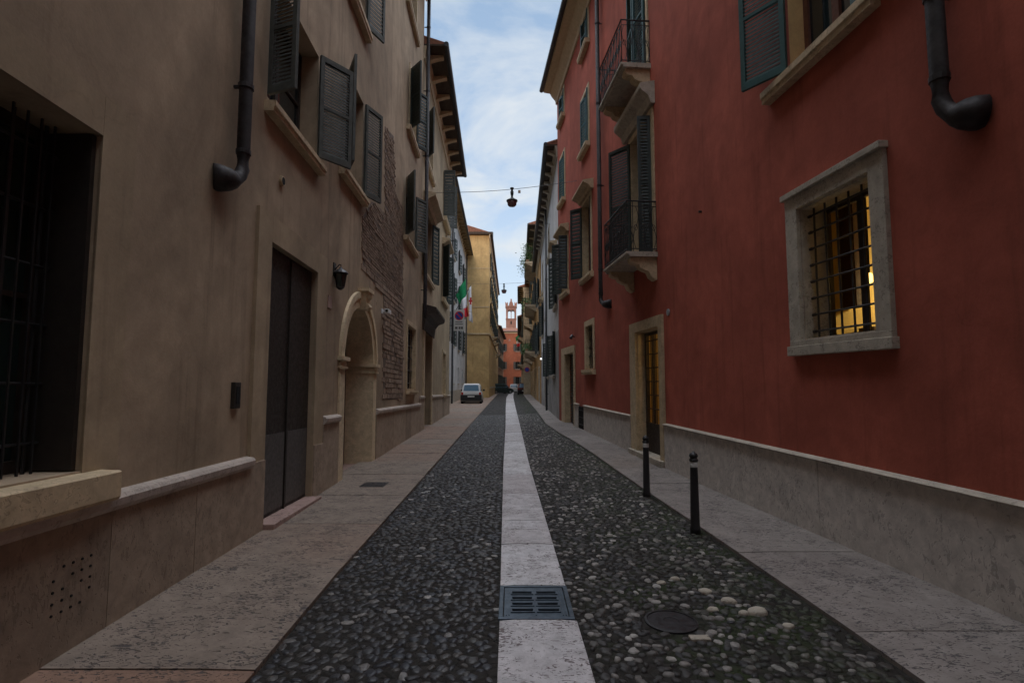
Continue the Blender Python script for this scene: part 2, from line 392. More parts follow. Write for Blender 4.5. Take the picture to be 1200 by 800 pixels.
def downpipe(b, fr, s, d, z0, z1, r, foot=None, mat='pipe', step=2.2):
    pts = [(s, d, z1), (s, d, z0 + .25)]
    rr = [r, r]
    if foot:
        pts += [(s, d, z0 + .12), (s + foot * .12, d * .95, z0 + .05), (s + foot * .35, d * .85, z0 - .01), (s + foot * .42, d * .80, z0 - .02), (s + foot * .6, d * .6, z0 - .035), (s + foot * .85, d * .3, z0 - .05), (s + foot, -.02, z0 - .055)]
        rr += [r, r * 1.0, r * 1.02, r * 1.35, r * 1.75, r * 2.0, r * 2.0]
    else: pts += [(s, d, z0)]; rr += [r]
    p = MB(fr).tube(pts, rr, 14).build('downpipe', M[mat], b, smooth=True)
    q = MB(fr); q.tube([(s, d, z0 + .26), (s, d, z0 + .30)], r * 1.12, 14); z = z0 + .9
    while z < z1 - .3:
        q.tube([(s, d, z - .02), (s, d, z + .02)], r * 1.18, 14); q.box(s - .012, s + .012, 0, d, z - .012, z + .012); z += step
    q.build('clamp', M['iron'], p)
    return p
def eave(b, fr, s0, s1, z, over, mats, nbr, brk='eavel', zup=.35, brw=.14, roof_deep=7.0, slope=.32, fr_h=.45, name='eave'):
    """frieze, soffit, brackets, gutter and tiled roof"""
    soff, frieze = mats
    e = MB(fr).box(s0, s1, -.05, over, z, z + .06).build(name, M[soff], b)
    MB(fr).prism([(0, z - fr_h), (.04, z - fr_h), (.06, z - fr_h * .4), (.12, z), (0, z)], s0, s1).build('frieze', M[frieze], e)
    if nbr:
        for i in range(nbr):
            q = MB(fr); c = s0 + (s1 - s0) * (i + .5) / nbr
            q.prism([(0, z - .002), (over * .86, z - .002), (over * .86, z - .07), (over * .6, z - .10), (0, z - .24)], c - brw / 2, c + brw / 2)
            q.build('bracket', M[brk], e)
    g = MB(fr); g.tube([(s0 - .02, over + .05, z + .06), (s1 + .02, over + .05, z + .06)], .085, 10)
    g.box(s0, s1, over - .02, over + .0, z - .02, z + .12); g.build('gutter', M['gutter'], e)
    r = MB(fr); n = max(4, int((s1 - s0) / .24))
    # roof slab then rows of half-round tiles at the edge
    r.prism([(over - .02, z + .062), (over - .02, z + .12), (-roof_deep, z + .12 + (roof_deep + over) * slope), (-roof_deep, z + .062)], s0, s1)
    for i in range(n):
        c = s0 + (s1 - s0) * (i + .5) / n
        r.tube([(c, over + .04, z + .11), (c, -roof_deep, z + .13 + (roof_deep + over) * slope)], .07, 6)
    r.build('roof', M['tile'], b)
    return e
def railing(fr, s0, s1, z0, z1, d, step=.11, scroll=True, r=.008):
    q = MB(fr)
    path = [(s0, 0.0), (s0, d), (s1, d), (s1, 0.0)]
    for z, rr in ((z1, .016), (z0 + .06, .010), (z1 - .1, .008)):
        q.tube([(a, b_, z) for a, b_ in path], rr, 6)
    for i in range(3):
        a, b_ = path[i]; c, e = path[i + 1]; L = math.hypot(c - a, e - b_); n = max(2, int(L / step))
        for k in range(n + 1):
            f = k / n; s, dd = a + (c - a) * f, b_ + (e - b_) * f
            if scroll and k < n:
                # S-scroll between bars
                f2 = (k + .5) / n; cs, cd = a + (c - a) * f2, b_ + (e - b_) * f2; us, ud = (c - a) / L, (e - b_) / L
                pts = []
                H = z1 - .1 - (z0 + .06)
                for j in range(15):
                    tt = j / 14; off = math.sin(tt * 2 * PI) * step * .42 * (1 if k % 2 else -1)
                    pts.append((cs + us * off, cd + ud * off, z0 + .06 + H * tt))
                q.tube(pts, r * .8, 4, False)
                cc = []
                for j in range(9):
                    an = 2 * PI * j / 8; cc.append((cs + us * math.cos(an) * step * .3, cd + ud * math.cos(an) * step * .3, z0 + .06 + H * .5 + math.sin(an) * step * .5))
                q.tube(cc, r * .8, 4, False)
            q.tube([(s, dd, z0), (s, dd, z1)], r, 5)
    return q
def balcony(b, fr, s0, s1, z, d, h, slabm='greystone', scroll=True, consoles=True, conm='ochretrim', step=.11, th=.09):
    bl = MB(fr).prism([(0, z - th), (d - .02, z - th), (d - .02, z - th * .5), (d + .03, z - th * .4), (d + .03, z), (0, z)], s0 - .04, s1 + .04).build('balcony', M[slabm], b)
    railing(fr, s0, s1, z, z + h, d, step, scroll).build('railing', M['iron'], bl)
    if consoles:
        for c in (s0 + .12, s1 - .12):
            pr = [(0, z - th - .002), (d * .88, z - th - .002), (d * .88, z - th - .08), (d * .75, z - th - .12), (d * .62, z - th - .13), (d * .55, z - th - .2), (d * .4, z - th - .24), (d * .28, z - th - .26), (d * .2, z - th - .36), (d * .06, z - th - .42), (0, z - th - .42)]
            MB(fr).prism(pr, c - .1, c + .1).build('console', M[conm], bl)
    return bl

# ------------------------------------------------------------------ ground
def S_(t): t = np.clip(t, 0, 1); return t * t * (3 - 2 * t)
def gz(x, y): return .13 * S_((y - 7) / 10.) * S_((x + .3) / 2.3)
def interp(tab): xs = [a for a, b in tab]; ys = [b for a, b in tab]; return lambda y: np.interp(y, xs, ys)
KL = interp([(-25, -1.2), (2.8, -1.33), (4.4, -1.38), (10, -1.43), (19, -1.53), (29, -1.65), (67, -2.04), (90, -2.3), (117, -2.45)])
KR = interp([(-25, 2.2), (2.8, 2.07), (4.7, 2.0), (7.7, 1.87), (11.7, 1.67), (15, 1.38), (18.5, 1.2), (29, 1.3), (50, 1.38), (85, 1.62), (125, 1.7)])
SL = interp([(-25, -.05), (2.8, -.07), (4, -.085), (10, -.16), (19, -.23), (35, -.41), (59, -.62), (75, -.55), (99, -.32), (128, .2)])
SR = interp([(-25, .43), (2.8, .425), (4, .40), (10, .32), (19, .29), (35, .22), (59, .15), (75, .2), (99, .4), (128, .9)])
def strip_mesh(name, mat, fl, fr_, y0, y1, dy, z, nx=6, kind='structure'):
    mb = MB(); ys = np.arange(y0, y1 + .001, dy)
    for y in ys:
        a, b = float(fl(y)), float(fr_(y))
        for i in range(nx + 1):
            x = a + (b - a) * i / nx; mb.v.append((x, float(y), float(gz(x, y)) + z))
    for j in range(len(ys) - 1):
        for i in range(nx):
            o = j * (nx + 1) + i; mb.f.append((o, o + 1, o + nx + 2, o + nx + 1))
    o = mb.build(name, M[mat]); o['kind'] = kind; return o
g = MB(); g.add([(-600, -300, -.06), (600, -300, -.06), (600, 900, -.06), (-600, 900, -.06)], [(0, 1, 2, 3)]); struct(g.build('ground', M['ground']))
strip_mesh('road', 'bed', lambda y: KL(y) - .02, lambda y: KR(y) + .02, -20, 128, .5, -.0045, 12)

def slabs(name, mat, fl, fr_, ylist, z, thick=.06, gap=.006, bev=.006, wob=.004, split=None):
    mb = MB()
    for a, b in zip(ylist[:-1], ylist[1:]):
        n = 1 if split is None else split
        dz = random.uniform(-wob, wob)
        q0, q1 = a + gap / 2, b - gap / 2
        m = max(1, int((b - a) / .8))
        for k in range(m):
            pass
        X = [(float(fl(y)), float(fr_(y)), y) for y in (q0, q1)]
        nx = 5
        top, low = [], []
        vs = []
        for (xa, xb, y) in X:
            for i in range(nx + 1):
                x = xa + (xb - xa) * i / nx; edge = bev if i in (0, nx) else 0
                vs.append((x, y, float(gz(x, y)) + z + dz - edge))
        for (xa, xb, y) in X:
            for i in range(nx + 1):
                x = xa + (xb - xa) * i / nx; vs.append((x, y, float(gz(x, y)) + z - thick))
        K = nx + 1; fs = []
        for i in range(nx): fs.append((i, i + 1, K + i + 1, K + i))
        for i in range(nx): fs.append((i, 2 * K + i, 2 * K + i + 1, i + 1)); fs.append((K + i, K + i + 1, 3 * K + i + 1, 3 * K + i))
        fs.append((0, K, 3 * K, 2 * K)); fs.append((nx, 2 * K + nx, 3 * K + nx, K + nx))
        mb.add(vs, fs)
    o = mb.build(name, M[mat]); struct(o); return o
def ylist(y0, y1, f, fixed=None):
    L = [y0]
    while L[-1] < y1: L.append(L[-1] + f())
    return L
yl = [-19, -14, -9, -5, -1.5, 1.35, 2.87, 4.42, 5.75, 7.2] + ylist(8.8, 126, lambda: random.uniform(1.2, 1.9))
def wallL(y):
    return np.where(y < 26.9, -2.42 - .029 * y - .2, np.where(y < 58, -3.8 - .0226 * y - .3, np.where(y < 98, -2.9, -2.9)))
slabs('sidewalk', 'slabL', wallL, KL, yl, .030)
yr = [-19, -14, -9, -5, -1.5, .2, 1.75, 3.3, 4.8, 6.4] + ylist(8.0, 126, lambda: random.uniform(1.2, 1.9))
def wallR(y): return np.where(y < 20.2, 3.49 - .084 * y + .2, 1.507 + .0145 * y + .3)
slabs('sidewalk', 'slabR', KR, wallR, yr, .028)
ys_ = [-19, -12, -6, -2, .6, 2.1, 3.485]
slabs('paving_strip', 'strip', SL, SR, ys_, .012, .05, .008)
ys_ = [4.075, 5.1, 5.6, 5.95, 6.4, 7.4, 8.9, 9.6, 10.8, 12.2, 12.75] + ylist(14, 126, lambda: random.uniform(.7, 1.6))
slabs('paving_strip', 'strip', SL, SR, ys_, .012, .05, .008)

# cobbles as real stones
def cobbles(name, mat, fl, fr_, y0, y1, sp, rlo, rhi, h, skip, seg=9, big=False):
    pts = []
    y = y0; row = 0
    while y < y1:
        a, b = float(fl(y)), float(fr_(y)); x = a + sp * (.5 if row % 2 else .15)
        while x < b - sp * .2:
            pts.append((x, y)); x += sp
        y += sp * .86; row += 1
    P = np.array(pts); n = len(P)
    P = P + RNG.uniform(-.34, .34, P.shape) * sp
    keep = np.array([not skip(px, py) for px, py in P]); P = P[keep]; n = len(P)
    ra = RNG.uniform(rlo, rhi, n); rb = ra * RNG.uniform(.55, .95, n); th = RNG.uniform(0, PI, n)
    hh = h * RNG.uniform(.75, 1.2, n); base = gz(P[:, 0], P[:, 1]) - .0115
    rings = [(1.0, -.5), (.97, .35), (.84, .78), (.48, .97)]
    V = []; 
    ang = np.arange(seg) * 2 * PI / seg
    irr = 1 + RNG.uniform(-.2, .2, (n, seg))
    tx, ty = RNG.uniform(-.12, .12, n), RNG.uniform(-.12, .12, n)
    for (rr, zz) in rings:
        lx = ra[:, None] * rr * np.cos(ang)[None] * irr; ly = rb[:, None] * rr * np.sin(ang)[None] * irr
        X = P[:, 0:1] + lx * np.cos(th)[:, None] - ly * np.sin(th)[:, None]
        Y = P[:, 1:2] + lx * np.sin(th)[:, None] + ly * np.cos(th)[:, None]
        Z = (base + hh * zz)[:, None] + tx[:, None] * lx + ty[:, None] * ly
        V.append(np.stack([X, Y, Z], -1))
    top = np.stack([P[:, 0], P[:, 1], base + hh], -1)[:, None, :]
    A = np.concatenate([V[0], V[1], V[2], V[3], top], 1)   # n, 4seg+1, 3
    k = 4 * seg + 1; verts = A.reshape(-1, 3)
    f = []
    for r in range(3):
        for i in range(seg): f.append((r * seg + i, r * seg + (i + 1) % seg, (r + 1) * seg + (i + 1) % seg, (r + 1) * seg + i))
    quads = np.array(f); tris = np.array([(3 * seg + i, 3 * seg + (i + 1) % seg, 4 * seg) for i in range(seg)])
    off = (np.arange(n) * k)
    Q = (quads[None] + off[:, None, None]).reshape(-1, 4); T = (tris[None] + off[:, None, None]).reshape(-1, 3)
    me = bpy.data.meshes.new(name)
    me.vertices.add(len(verts)); me.vertices.foreach_set('co', verts.astype(np.float32).ravel())
    loops = np.concatenate([Q.ravel(), T.ravel()]); me.loops.add(len(loops)); me.loops.foreach_set('vertex_index', loops.astype(np.int32))
    starts = np.concatenate([np.arange(len(Q)) * 4, len(Q) * 4 + np.arange(len(T)) * 3]).astype(np.int32)
    tot = np.concatenate([np.full(len(Q), 4), np.full(len(T), 3)]).astype(np.int32)
    me.polygons.add(len(starts)); me.polygons.foreach_set('loop_start', starts); me.polygons.foreach_set('loop_total', tot)
    me.polygons.foreach_set('use_smooth', np.ones(len(starts), dtype=bool))
    me.materials.append(M[mat]); me.update(calc_edges=True)
    o = bpy.data.objects.new(name, me); COL.objects.link(o); return o
def skipR(x, y): return (x - 1.01) ** 2 + (y - 3.49) ** 2 < .19 ** 2
c1 = cobbles('cobblestones', 'cobL', lambda y: KL(y) + .02, lambda y: SL(y) - .02, 1.6, 26, .066, .024, .044, .0135, lambda x, y: False)
c1['kind'] = 'stuff'; tag(c1, 'dark blue-grey flat cobblestones left of the pale paving strip', 'cobblestones')
c2 = cobbles('cobblestones', 'cobR', lambda y: SR(y) + .02, lambda y: KR(y) - .03, 1.6, 26, .064, .021, .040, .0175, skipR)
c2['kind'] = 'stuff'; tag(c2, 'rough mixed dark and pale river cobblestones right of the pale paving strip', 'cobblestones')
# a few bigger pale stones near the right kerb
for i, (x, y, r, h) in enumerate([(1.62, 3.62, .068, .034), (1.50, 3.80, .055, .026), (1.40, 3.97, .048, .024), (1.34, 3.66, .040, .02), (1.72, 3.42, .04, .02), (1.26, 4.22, .038, .02), (1.52, 3.60, .036, .024), (1.13, 4.14, .036, .018)]):
    q = MB(); n = 12; rings = []
    vs = []
    ir = [1 + random.uniform(-.12, .12) for _ in range(n)]
    for rr, zz in ((1, -.2), (1.0, .3), (.85, .65), (.5, .93), (.15, 1.0)):
        vs += [(x + r * rr * ir[k] * math.cos(2 * PI * k / n), y + r * .72 * rr * ir[k] * math.sin(2 * PI * k / n), h * zz) for k in range(n)]
    fs = [(a * n + k, a * n + (k + 1) % n, (a + 1) * n + (k + 1) % n, (a + 1) * n + k) for a in range(4) for k in range(n)] + [tuple(range(4 * n, 5 * n))]
    q.add(vs, fs)
    o = q.build('boulder_cobble', M['greystone'], None, (x, y, 0), smooth=True)
    tag(o, 'large pale rounded stone standing proud of the right-hand cobbles near the kerb', 'stone', 'large pale stones by the right kerb')

# drain grate in the strip
t = thing('drain_grate', (.155, 3.78, 0), 'blue-grey cast iron drain grate with eight slots in the pale strip', 'drain grate')
x0, x1, y0, y1 = -.088, .402, 3.50, 4.06
q = MB(); zt = .014
q.box(x0, x1, y0, y0 + .03, -.03, zt); q.box(x0, x1, y1 - .03, y1, -.03, zt); q.box(x0, x0 + .03, y0 + .03, y1 - .03, -.03, zt); q.box(x1 - .03, x1, y0 + .03, y1 - .03, -.03, zt)
q.build('frame', M['grate'], t, bevel=.003)
q = MB(); ix0, ix1, iy0, iy1 = x0 + .036, x1 - .036, y0 + .036, y1 - .036
mx = (ix0 + ix1) / 2; cols = [(ix0 + .055, mx - .018), (mx + .018, ix1 - .055)]; rows = [iy0 + .055 + i * .098 for i in range(4)]
xs = [ix0, cols[0][0], cols[0][1], cols[1][0], cols[1][1], ix1]; rh = .035
yy = [iy0] + [v for r in rows for v in (r + .02, r + .02 + rh)] + [iy1]
for i in range(5):
    for j in range(len(yy) - 1):
        if i in (1, 3) and j % 2 == 1: continue
        q.box(xs[i], xs[i + 1], yy[j], yy[j + 1], -.02, .009)
q.build('cover', M['grate'], t)
q = MB()
for cx0, cx1 in cols:
    for r in rows:
        a, b, c, e = cx0 - .012, cx1 + .012, r + .008, r + .02 + rh + .012
        q.box(a, b, c, c + .010, .009, .015); q.box(a, b, e - .010, e, .009, .015); q.box(a, a + .01, c + .01, e - .01, .009, .015); q.box(b - .01, b, c + .01, e - .01, .009, .015)
for xa in (ix0 + .012, ix0 + .03, ix1 - .018, ix1 - .036): q.box(xa, xa + .006, iy0 + .02, iy1 - .02, .009, .0145)
q.box(mx - .004, mx + .004, iy0 + .02, iy1 - .02, .009, .0145)
q.build('ridge', M['grate'], t)
MB().box(ix0, ix1, iy0, iy1, -.05, -.03).build('well', M['hole'], t)
# manhole lid
t = thing('manhole_cover', (1.01, 3.49, 0), 'small round dark iron manhole cover among the right-hand cobbles', 'manhole cover')
MB().lathe((1.01, 3.49, -.02), [(.165, 0), (.165, .026), (.15, .028), (.148, .022), (.146, .022)], 32).build('rim', M['iron'], t)
MB().lathe((1.01, 3.49, -.02), [(.144, 0), (.144, .024), (.05, .025), (.048, .021), (.01, .021)], 32).build('lid', M['iron'], t)
o = MB().box(1.05, 1.17, 3.23, 3.29, -.01, .013).build('stone_chip', M['greystone'], None, (1.1, 3.27, 0), bevel=.006)
tag(o, 'flat pale rectangular stone piece set beside the round manhole cover', 'stone')
# drain plate on left pavement
t = thing('pavement_grate', (-1.95, 7.9, .03), 'dark flat iron plate in the left pavement before the arched portal', 'drain grate')
MB().box(-2.2, -1.85, 7.75, 8.1, .02, .036).build('plate', M['iron'], t, bevel=.003)

# bollards
def bollard(x, y, label):
    z = float(gz(x, y)) + .02
    t = thing('bollard', (x, y, z), label, 'bollard', 'bollards at the right kerb')
    MB().lathe((x, y, z), [(.052, -.04), (.052, .03), (.046, .05), (.038, .62), (.036, .64)], 20).build('post', M['iron'], t, smooth=True)
    MB().lathe((x, y, z), [(.0365, .635), (.040, .64), (.040, .685), (.0365, .69)], 20).build('band', M['whitep'], t, smooth=True)
    MB().lathe((x, y, z), [(.038, .69), (.046, .70), (.046, .715), (.034, .722), (.034, .73), (.042, .74), (.044, .752), (.036, .772), (.018, .782), (.014, .79), (.004, .797)], 20).build('cap', M['iron'], t, smooth=True)
bollard(1.86, 5.5, 'nearer black iron bollard with white band and round cap')
bollard(1.80, 7.21, 'farther black iron bollard, standing before the barred doorway')

# ------------------------------------------------------------------ building A (beige, left, near)
A = thing('beige_house', WL(6, -1, 0), 'worn beige plastered house with arched portal, large dark gate and barred window', 'house')
hA = [(1.2, 3.13, .95, 2.97, .38), (5.52, 6.97, -.3, 3.0, .1), (8.1, 10.55, -.3, 3.2, .06),
      (5.34, 6.85, 4.5, 5.93, .3), (8.15, 9.2, 4.9, 6.6, .3), (8.3, 9.15, 8.0, 9.7, .3), (14.0, 15.1, 8.6, 10.35, .28), (13.5, 14.9, 11.9, 13.3, .28),
      (13.7, 15.2, 5.55, 7.15, .28), (14.2, 15.6, 1.5, 3.25, .25), (-4, -2.6, 1, 3, .3), (-4, -2.8, 5, 6.6, .3), (1.2, 2.4, 5, 6.6, .3)]
wall_mesh(WL, -6.9, 16.6, -.6, 15, hA).build('wall', M['beige'], A)
backing(WL, -6.9, 16.6, -.6, 15, 8).build('wall', M['beige'], A)
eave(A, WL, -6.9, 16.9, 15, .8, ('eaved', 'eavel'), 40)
# plinth of upright slabs and moulding
def plinth(b, fr, runs, z1, d, mat, mmat, mh=.1, mold=True, seg=.9, zlo=-.6):
    for a, c in runs:
        q = MB(fr); m = MB(fr)
        n = max(1, round((c - a) / seg))
        for i in range(n):
            s0, s1 = a + (c - a) * i / n, a + (c - a) * (i + 1) / n
            q.box(s0 + .003, s1 - .003, -.02, d + random.uniform(-.003, .003), zlo, z1 - (mh if mold else 0))
        if mold: m.prism([(-.01, z1 - mh), (d + .01, z1 - mh), (d + .035, z1 - mh * .7), (d + .04, z1 - mh * .25), (d + .02, z1), (-.01, z1 + .015)], a, c)
        p = q.build('plinth', M[mat], b)
        if mold: m.build('moulding', M[mmat], p)
plinth(A, WL, [(-6.9, 5.2)], .78, .05, 'plinthL', 'mould')
plinth(A, WL, [(7.35, 8.08), (10.6, 16.6)], 1.07, .04, 'plinthL', 'mould')
# vent holes in plinth
q = MB(WL)
for i in range(5):
    for j in range(5):
        if (i + j) % 5 == 4: continue
        s, z = 2.92 + i * .065, .22 + j * .06; q.tube([(s, .02, z), (s, .0535 + .003, z)], .0075, 8)
q.build('vent_holes', M['hole'], A)
# big barred window
w = frame_mb(WL, 1.2, 3.13, .95, 2.97, -.36, .07, 2, 1).build('window', M['woodd'], A); plab(w, 'large dark barred window')
MB(WL).box(1.2, 3.13, -.35, -.34, .95, 2.97).build('pane', M['glassg'], w)
q = MB(WL).box(3.13, 3.42, -.01, .008, .93, 3.22); q.box(.9, 3.13, -.01, .007, 2.97, 3.22); q.build('surround', M['beige2'], w)
MB(WL).prism([(-.3, .76), (.12, .76), (.135, .78), (.135, .925), (.12, .935), (-.3, .95)], .6, 3.28).build('sill', M['ochretrim'], w)
grid(WL, 1.2, 3.13, .95, 2.97, -.24, 9, 6, .010).build('bars', M['iron'], w)
q = MB(WL)
for i in range(4): q.box(2.75 + i * .09, 2.76 + i * .09, -.2, -.19, .95, 2.97)
q.build('inner_bars', M['iron'], w)
MB(WL).box(3.095, 3.127, -.35, -.03, .96, 2.96).build('folded_shutter', M['gate'], w)
# dark gate
dr = MB(WL).box(5.52, 6.97, -.09, -.05, .06, 3.0); dr = dr.build('gate', M['gate'], A)
q = MB(WL); 
for a, b in ((5.56, 6.20), (6.29, 6.93)): q.box(a, b, -.05, -.038, .12, .95)
q.build('lower_panel', M['gate2'], dr)
q = MB(WL); q.box(6.235, 6.255, -.05, -.03, .06, 2.98); q.build('strip', M['gate'], dr)
q = MB(WL); q.box(5.2, 5.52, -.02, .035, -.3, 3.28); q.box(6.97, 7.34, -.02, .035, -.3, 3.28); q.box(5.52, 6.97, -.02, .036, 3.0, 3.28)
q.build('surround', M['beige2'], dr)
MB(WL).box(5.5, 6.99, -.2, .16, -.05, .075).build('threshold', M['threshold'], dr, bevel=.01)
for a_, b_ in ((5.2, 5.51), (6.98, 7.34)): MB(WL).box(a_, b_, .035, .05, -.3, .72).build('jamb_base', M['plinthL'], dr)
# arched portal
def arch_ring(fr, c, zs, r0, r1, d0, d1, n=28):
    q = MB(fr); vs = []
    for k in range(n + 1):
        a = PI * k / n
        for r in (r0, r1):
            for d in (d0, d1): vs.append((c - r * math.cos(a), d, zs + r * math.sin(a)))
    fs = []
    for k in range(n):
        o, p = 4 * k, 4 * (k + 1)
        fs += [(o, p, p + 1, o + 1), (o + 2, o + 3, p + 3, p + 2), (o, o + 2, p + 2, p), (o + 1, p + 1, p + 3, o + 3)]
    fs += [(0, 1, 3, 2), (4 * n, 4 * n + 2, 4 * n + 3, 4 * n + 1)]
    return q.add(vs, fs)
pc, pr = 9.325, .965; zs = 1.93
pt = arch_ring(WL, pc, zs, pr, 1.13, -.5, .02).build('portal', M['portal'], A, smooth=False)
arch_ring(WL, pc, zs, 1.13, 1.24, -.05, .05).build('outer_band', M['portal'], pt)
# spandrel filling the square opening above the arch
q = MB(WL); n = 24; vs = []
for k in range(n + 1):
    a = PI * k / n; vs.append((pc - 1.13 * math.cos(a), -.001, zs + 1.13 * math.sin(a)))
    x = pc - 1.2 * max(-1, min(1, math.cos(a) * 1.6)) * 1.025; z = zs + (1.28 if abs(math.cos(a)) * 1.6 <= 1 else 1.28 * max(0, math.sin(a)) / math.sin(math.acos(1 / 1.6)))
    vs.append((x, -.001, min(z, 3.2)))
q.add(vs, [(2 * k, 2 * k + 1, 2 * k + 3, 2 * k + 2) for k in range(n)]); q.build('spandrel', M['beige'], pt)
for s0, s1 in ((8.1, 8.36), (10.29, 10.55)):
    MB(WL).box(s0, s1, -.5, .03, -.3, zs - .12).build('pilaster', M['portal'], pt)
    q = MB(WL); 
    for e, (za, zb) in enumerate(((zs - .15, zs - .12), (zs - .12, zs - .03), (zs - .03, zs + .03))):
        k = (.035, .015, .06)[e]; q.box(s0 - k, s1 + k, -.5, .03 + k, za + (.001 if e else 0), zb)
    q.build('capital', M['portal'], pt)
q = MB(WL); q.sheet([(pc - .10, zs + .93), (pc + .10, zs + .93), (pc + .17, zs + 1.24), (pc - .17, zs + 1.24)], -.1, .13)
q.box(pc - .2, pc + .2, -.02, .19, zs + 1.24, zs + 1.30); q.tube([(pc - .1, .13, zs + .98), (pc + .1, .13, zs + .99)], .05, 10); q.tube([(pc - .15, .12, zs + 1.2), (pc + .15, .12, zs + 1.2)], .06, 10)
q.build('keystone', M['portal'], pt)
MB(WL).box(8.1, 10.55, -.5, .22, -.06, .05).build('step', M['threshold'], pt, bevel=.01)
d_ = MB(WL).box(8.36, 10.29, -.58, -.505, .02, 2.0).build('door', M['wood'], A)
q = MB(WL); q.box(8.36, 10.29, -.5, -.48, 1.9, 2.02)
for a, b in ((8.46, 9.22), (9.43, 10.19)):
    for z0, z1 in ((.2, .9), (1.0, 1.8)): q.box(a, b, -.505, -.485, z0, z1)
q.build('door_panel', M['wood'], d_)
MB(WL).box(8.1, 10.55, -.62, -.585, 2.0, 3.2).build('fanlight', M['glass'], d_)
# windows of A
window(A, WL, 5.34, 6.85, 4.5, 5.93, .28, 'woodd', 'glass', 1, 1, (5.28, 6.95, 4.32, 4.44), None, 'ochretrim', [(5.34, 1, .36, 112), (6.8, 1, .5, 40)], 'shut', nsl=30)
window(A, WL, 8.15, 9.2, 4.9, 6.6, .28, 'woodd', 'glass', 1, 1, (7.85, 9.32, 4.74, 4.86), None, 'ochretrim', [(8.15, -1, .45, 26), (9.2, 1, .48, 24)], 'shut', nsl=30)
window(A, WL, 8.3, 9.15, 8.0, 9.7, .28, 'woodd', 'glass', 1, 1, (8.0, 9.3, 7.82, 7.96), None, 'ochretrim', [(9.15, 1, .48, 26), (8.3, -1, .45, 15)], 'shut', nsl=20)
window(A, WL, 14.0, 15.1, 8.6, 10.35, .26, 'woodd', 'glass', 1, 1, (13.6, 15.4, 8.4, 8.54), .1, 'ochretrim', [(14.0, -1, .5, 40), (15.1, 1, .45, 35)], 'shutd', nsl=16)
window(A, WL, 13.5, 14.9, 11.9, 13.3, .26, 'woodd', 'glass', 1, 1, (13.2, 15.1, 11.7, 11.84), .1, 'ochretrim')
window(A, WL, 13.7, 15.2, 5.55, 7.15, .26, 'woodd', 'glass', 1, 1, (13.4, 15.4, 5.35, 5.48), None, 'ochretrim', [(13.7, -1, .5, 30), (15.2, 1, .5, 30)], 'shut', nsl=16)
w = window(A, WL, 14.2, 15.6, 1.5, 3.25, .2, 'woodd', 'glass', 1, 2, (14.1, 15.7, 1.36, 1.48), .12, 'ochretrim')
grid(WL, 14.2, 15.6, 1.5, 3.25, -.08, 5, 5).build('bars', M['iron'], w)
for s0, s1, z0, z1 in ((-4, -2.6, 1, 3), (-4, -2.8, 5, 6.6), (1.2, 2.4, 5, 6.6)):
    window(A, WL, s0, s1, z0, z1, .26, 'woodd', 'glass', 1, 1, (s0 - .15, s1 + .15, z0 - .15, z0 - .03))
downpipe(A, WL, 4.66, .11, 3.3, 15, .058, -.25)
downpipe(A, WL, 16.65, .14, 3.75, 15, .06)
# round wall vent
q = MB(WL); q.tube([(5.76, -.02, 3.76), (5.76, .03, 3.76)], .055, 18); o = q.build('wall_vent', M['ochretrim'], A); MB(WL).tube([(5.76, .02, 3.76), (5.76, .033, 3.76)], .042, 18).build('opening', M['hole'], o)
# letter slot
q = MB(WL); q.box(4.84, 4.96, -.01, .035, 1.26, 1.50); o = q.build('letter_slot', M['gate'], A, bevel=.006); MB(WL).box(4.87, 4.93, .034, .04, 1.30, 1.46).build('flap', M['hole'], o)
# exposed old brickwork
poly = [(10.99, 7.11), (11.91, 7.35), (12.23, 6.14), (13.27, 6.09), (13.68, 1.23), (11.35, 1.26), (11.15, 3.48), (9.4, 3.63), (9.3, 4.53), (9.99, 5.09), (11.16, 5.25)]
def inside(x, y, P):
    c = False; j = len(P) - 1
    for i in range(len(P)):
        if (P[i][1] > y) != (P[j][1] > y) and x < (P[j][0] - P[i][0]) * (y - P[i][1]) / (P[j][1] - P[i][1]) + P[i][0]: c = not c
        j = i
    return c
mo = MB(WL).sheet(poly, -.01, .004).build('exposed_masonry', M['mortar'], A)
q = MB(WL); z = 1.2
while z < 7.4:
    rough_ = z < 3.6
    h = random.uniform(.07, .13) if rough_ else random.uniform(.05, .07); s = 9.2 + random.uniform(0, .2)
    while s < 13.9:
        L = random.uniform(.2, .5) if rough_ else random.uniform(.2, .28)
        if inside(s + L / 2, z + h / 2, poly) and random.random() > .04 and not (14.0 < s + L):
            a = random.uniform(-.006, .006); dd = random.uniform(.008, .022)
            q.add([(s, -.005, z + a), (s + L - .015, -.005, z - a), (s + L - .015, -.005, z + h - .014 - a), (s, -.005, z + h - .014 + a),
                   (s + .006, dd, z + .006 + a), (s + L - .02, dd + random.uniform(-.004, .004), z + .006 - a), (s + L - .02, dd, z + h - .02 - a), (s + .006, dd + random.uniform(-.004, .004), z + h - .02 + a)],
                  [(4, 5, 6, 7), (0, 1, 5, 4), (1, 2, 6, 5), (2, 3, 7, 6), (3, 0, 4, 7)])
        s += L
    z += h
q.build('brickwork', M['brick'], mo)

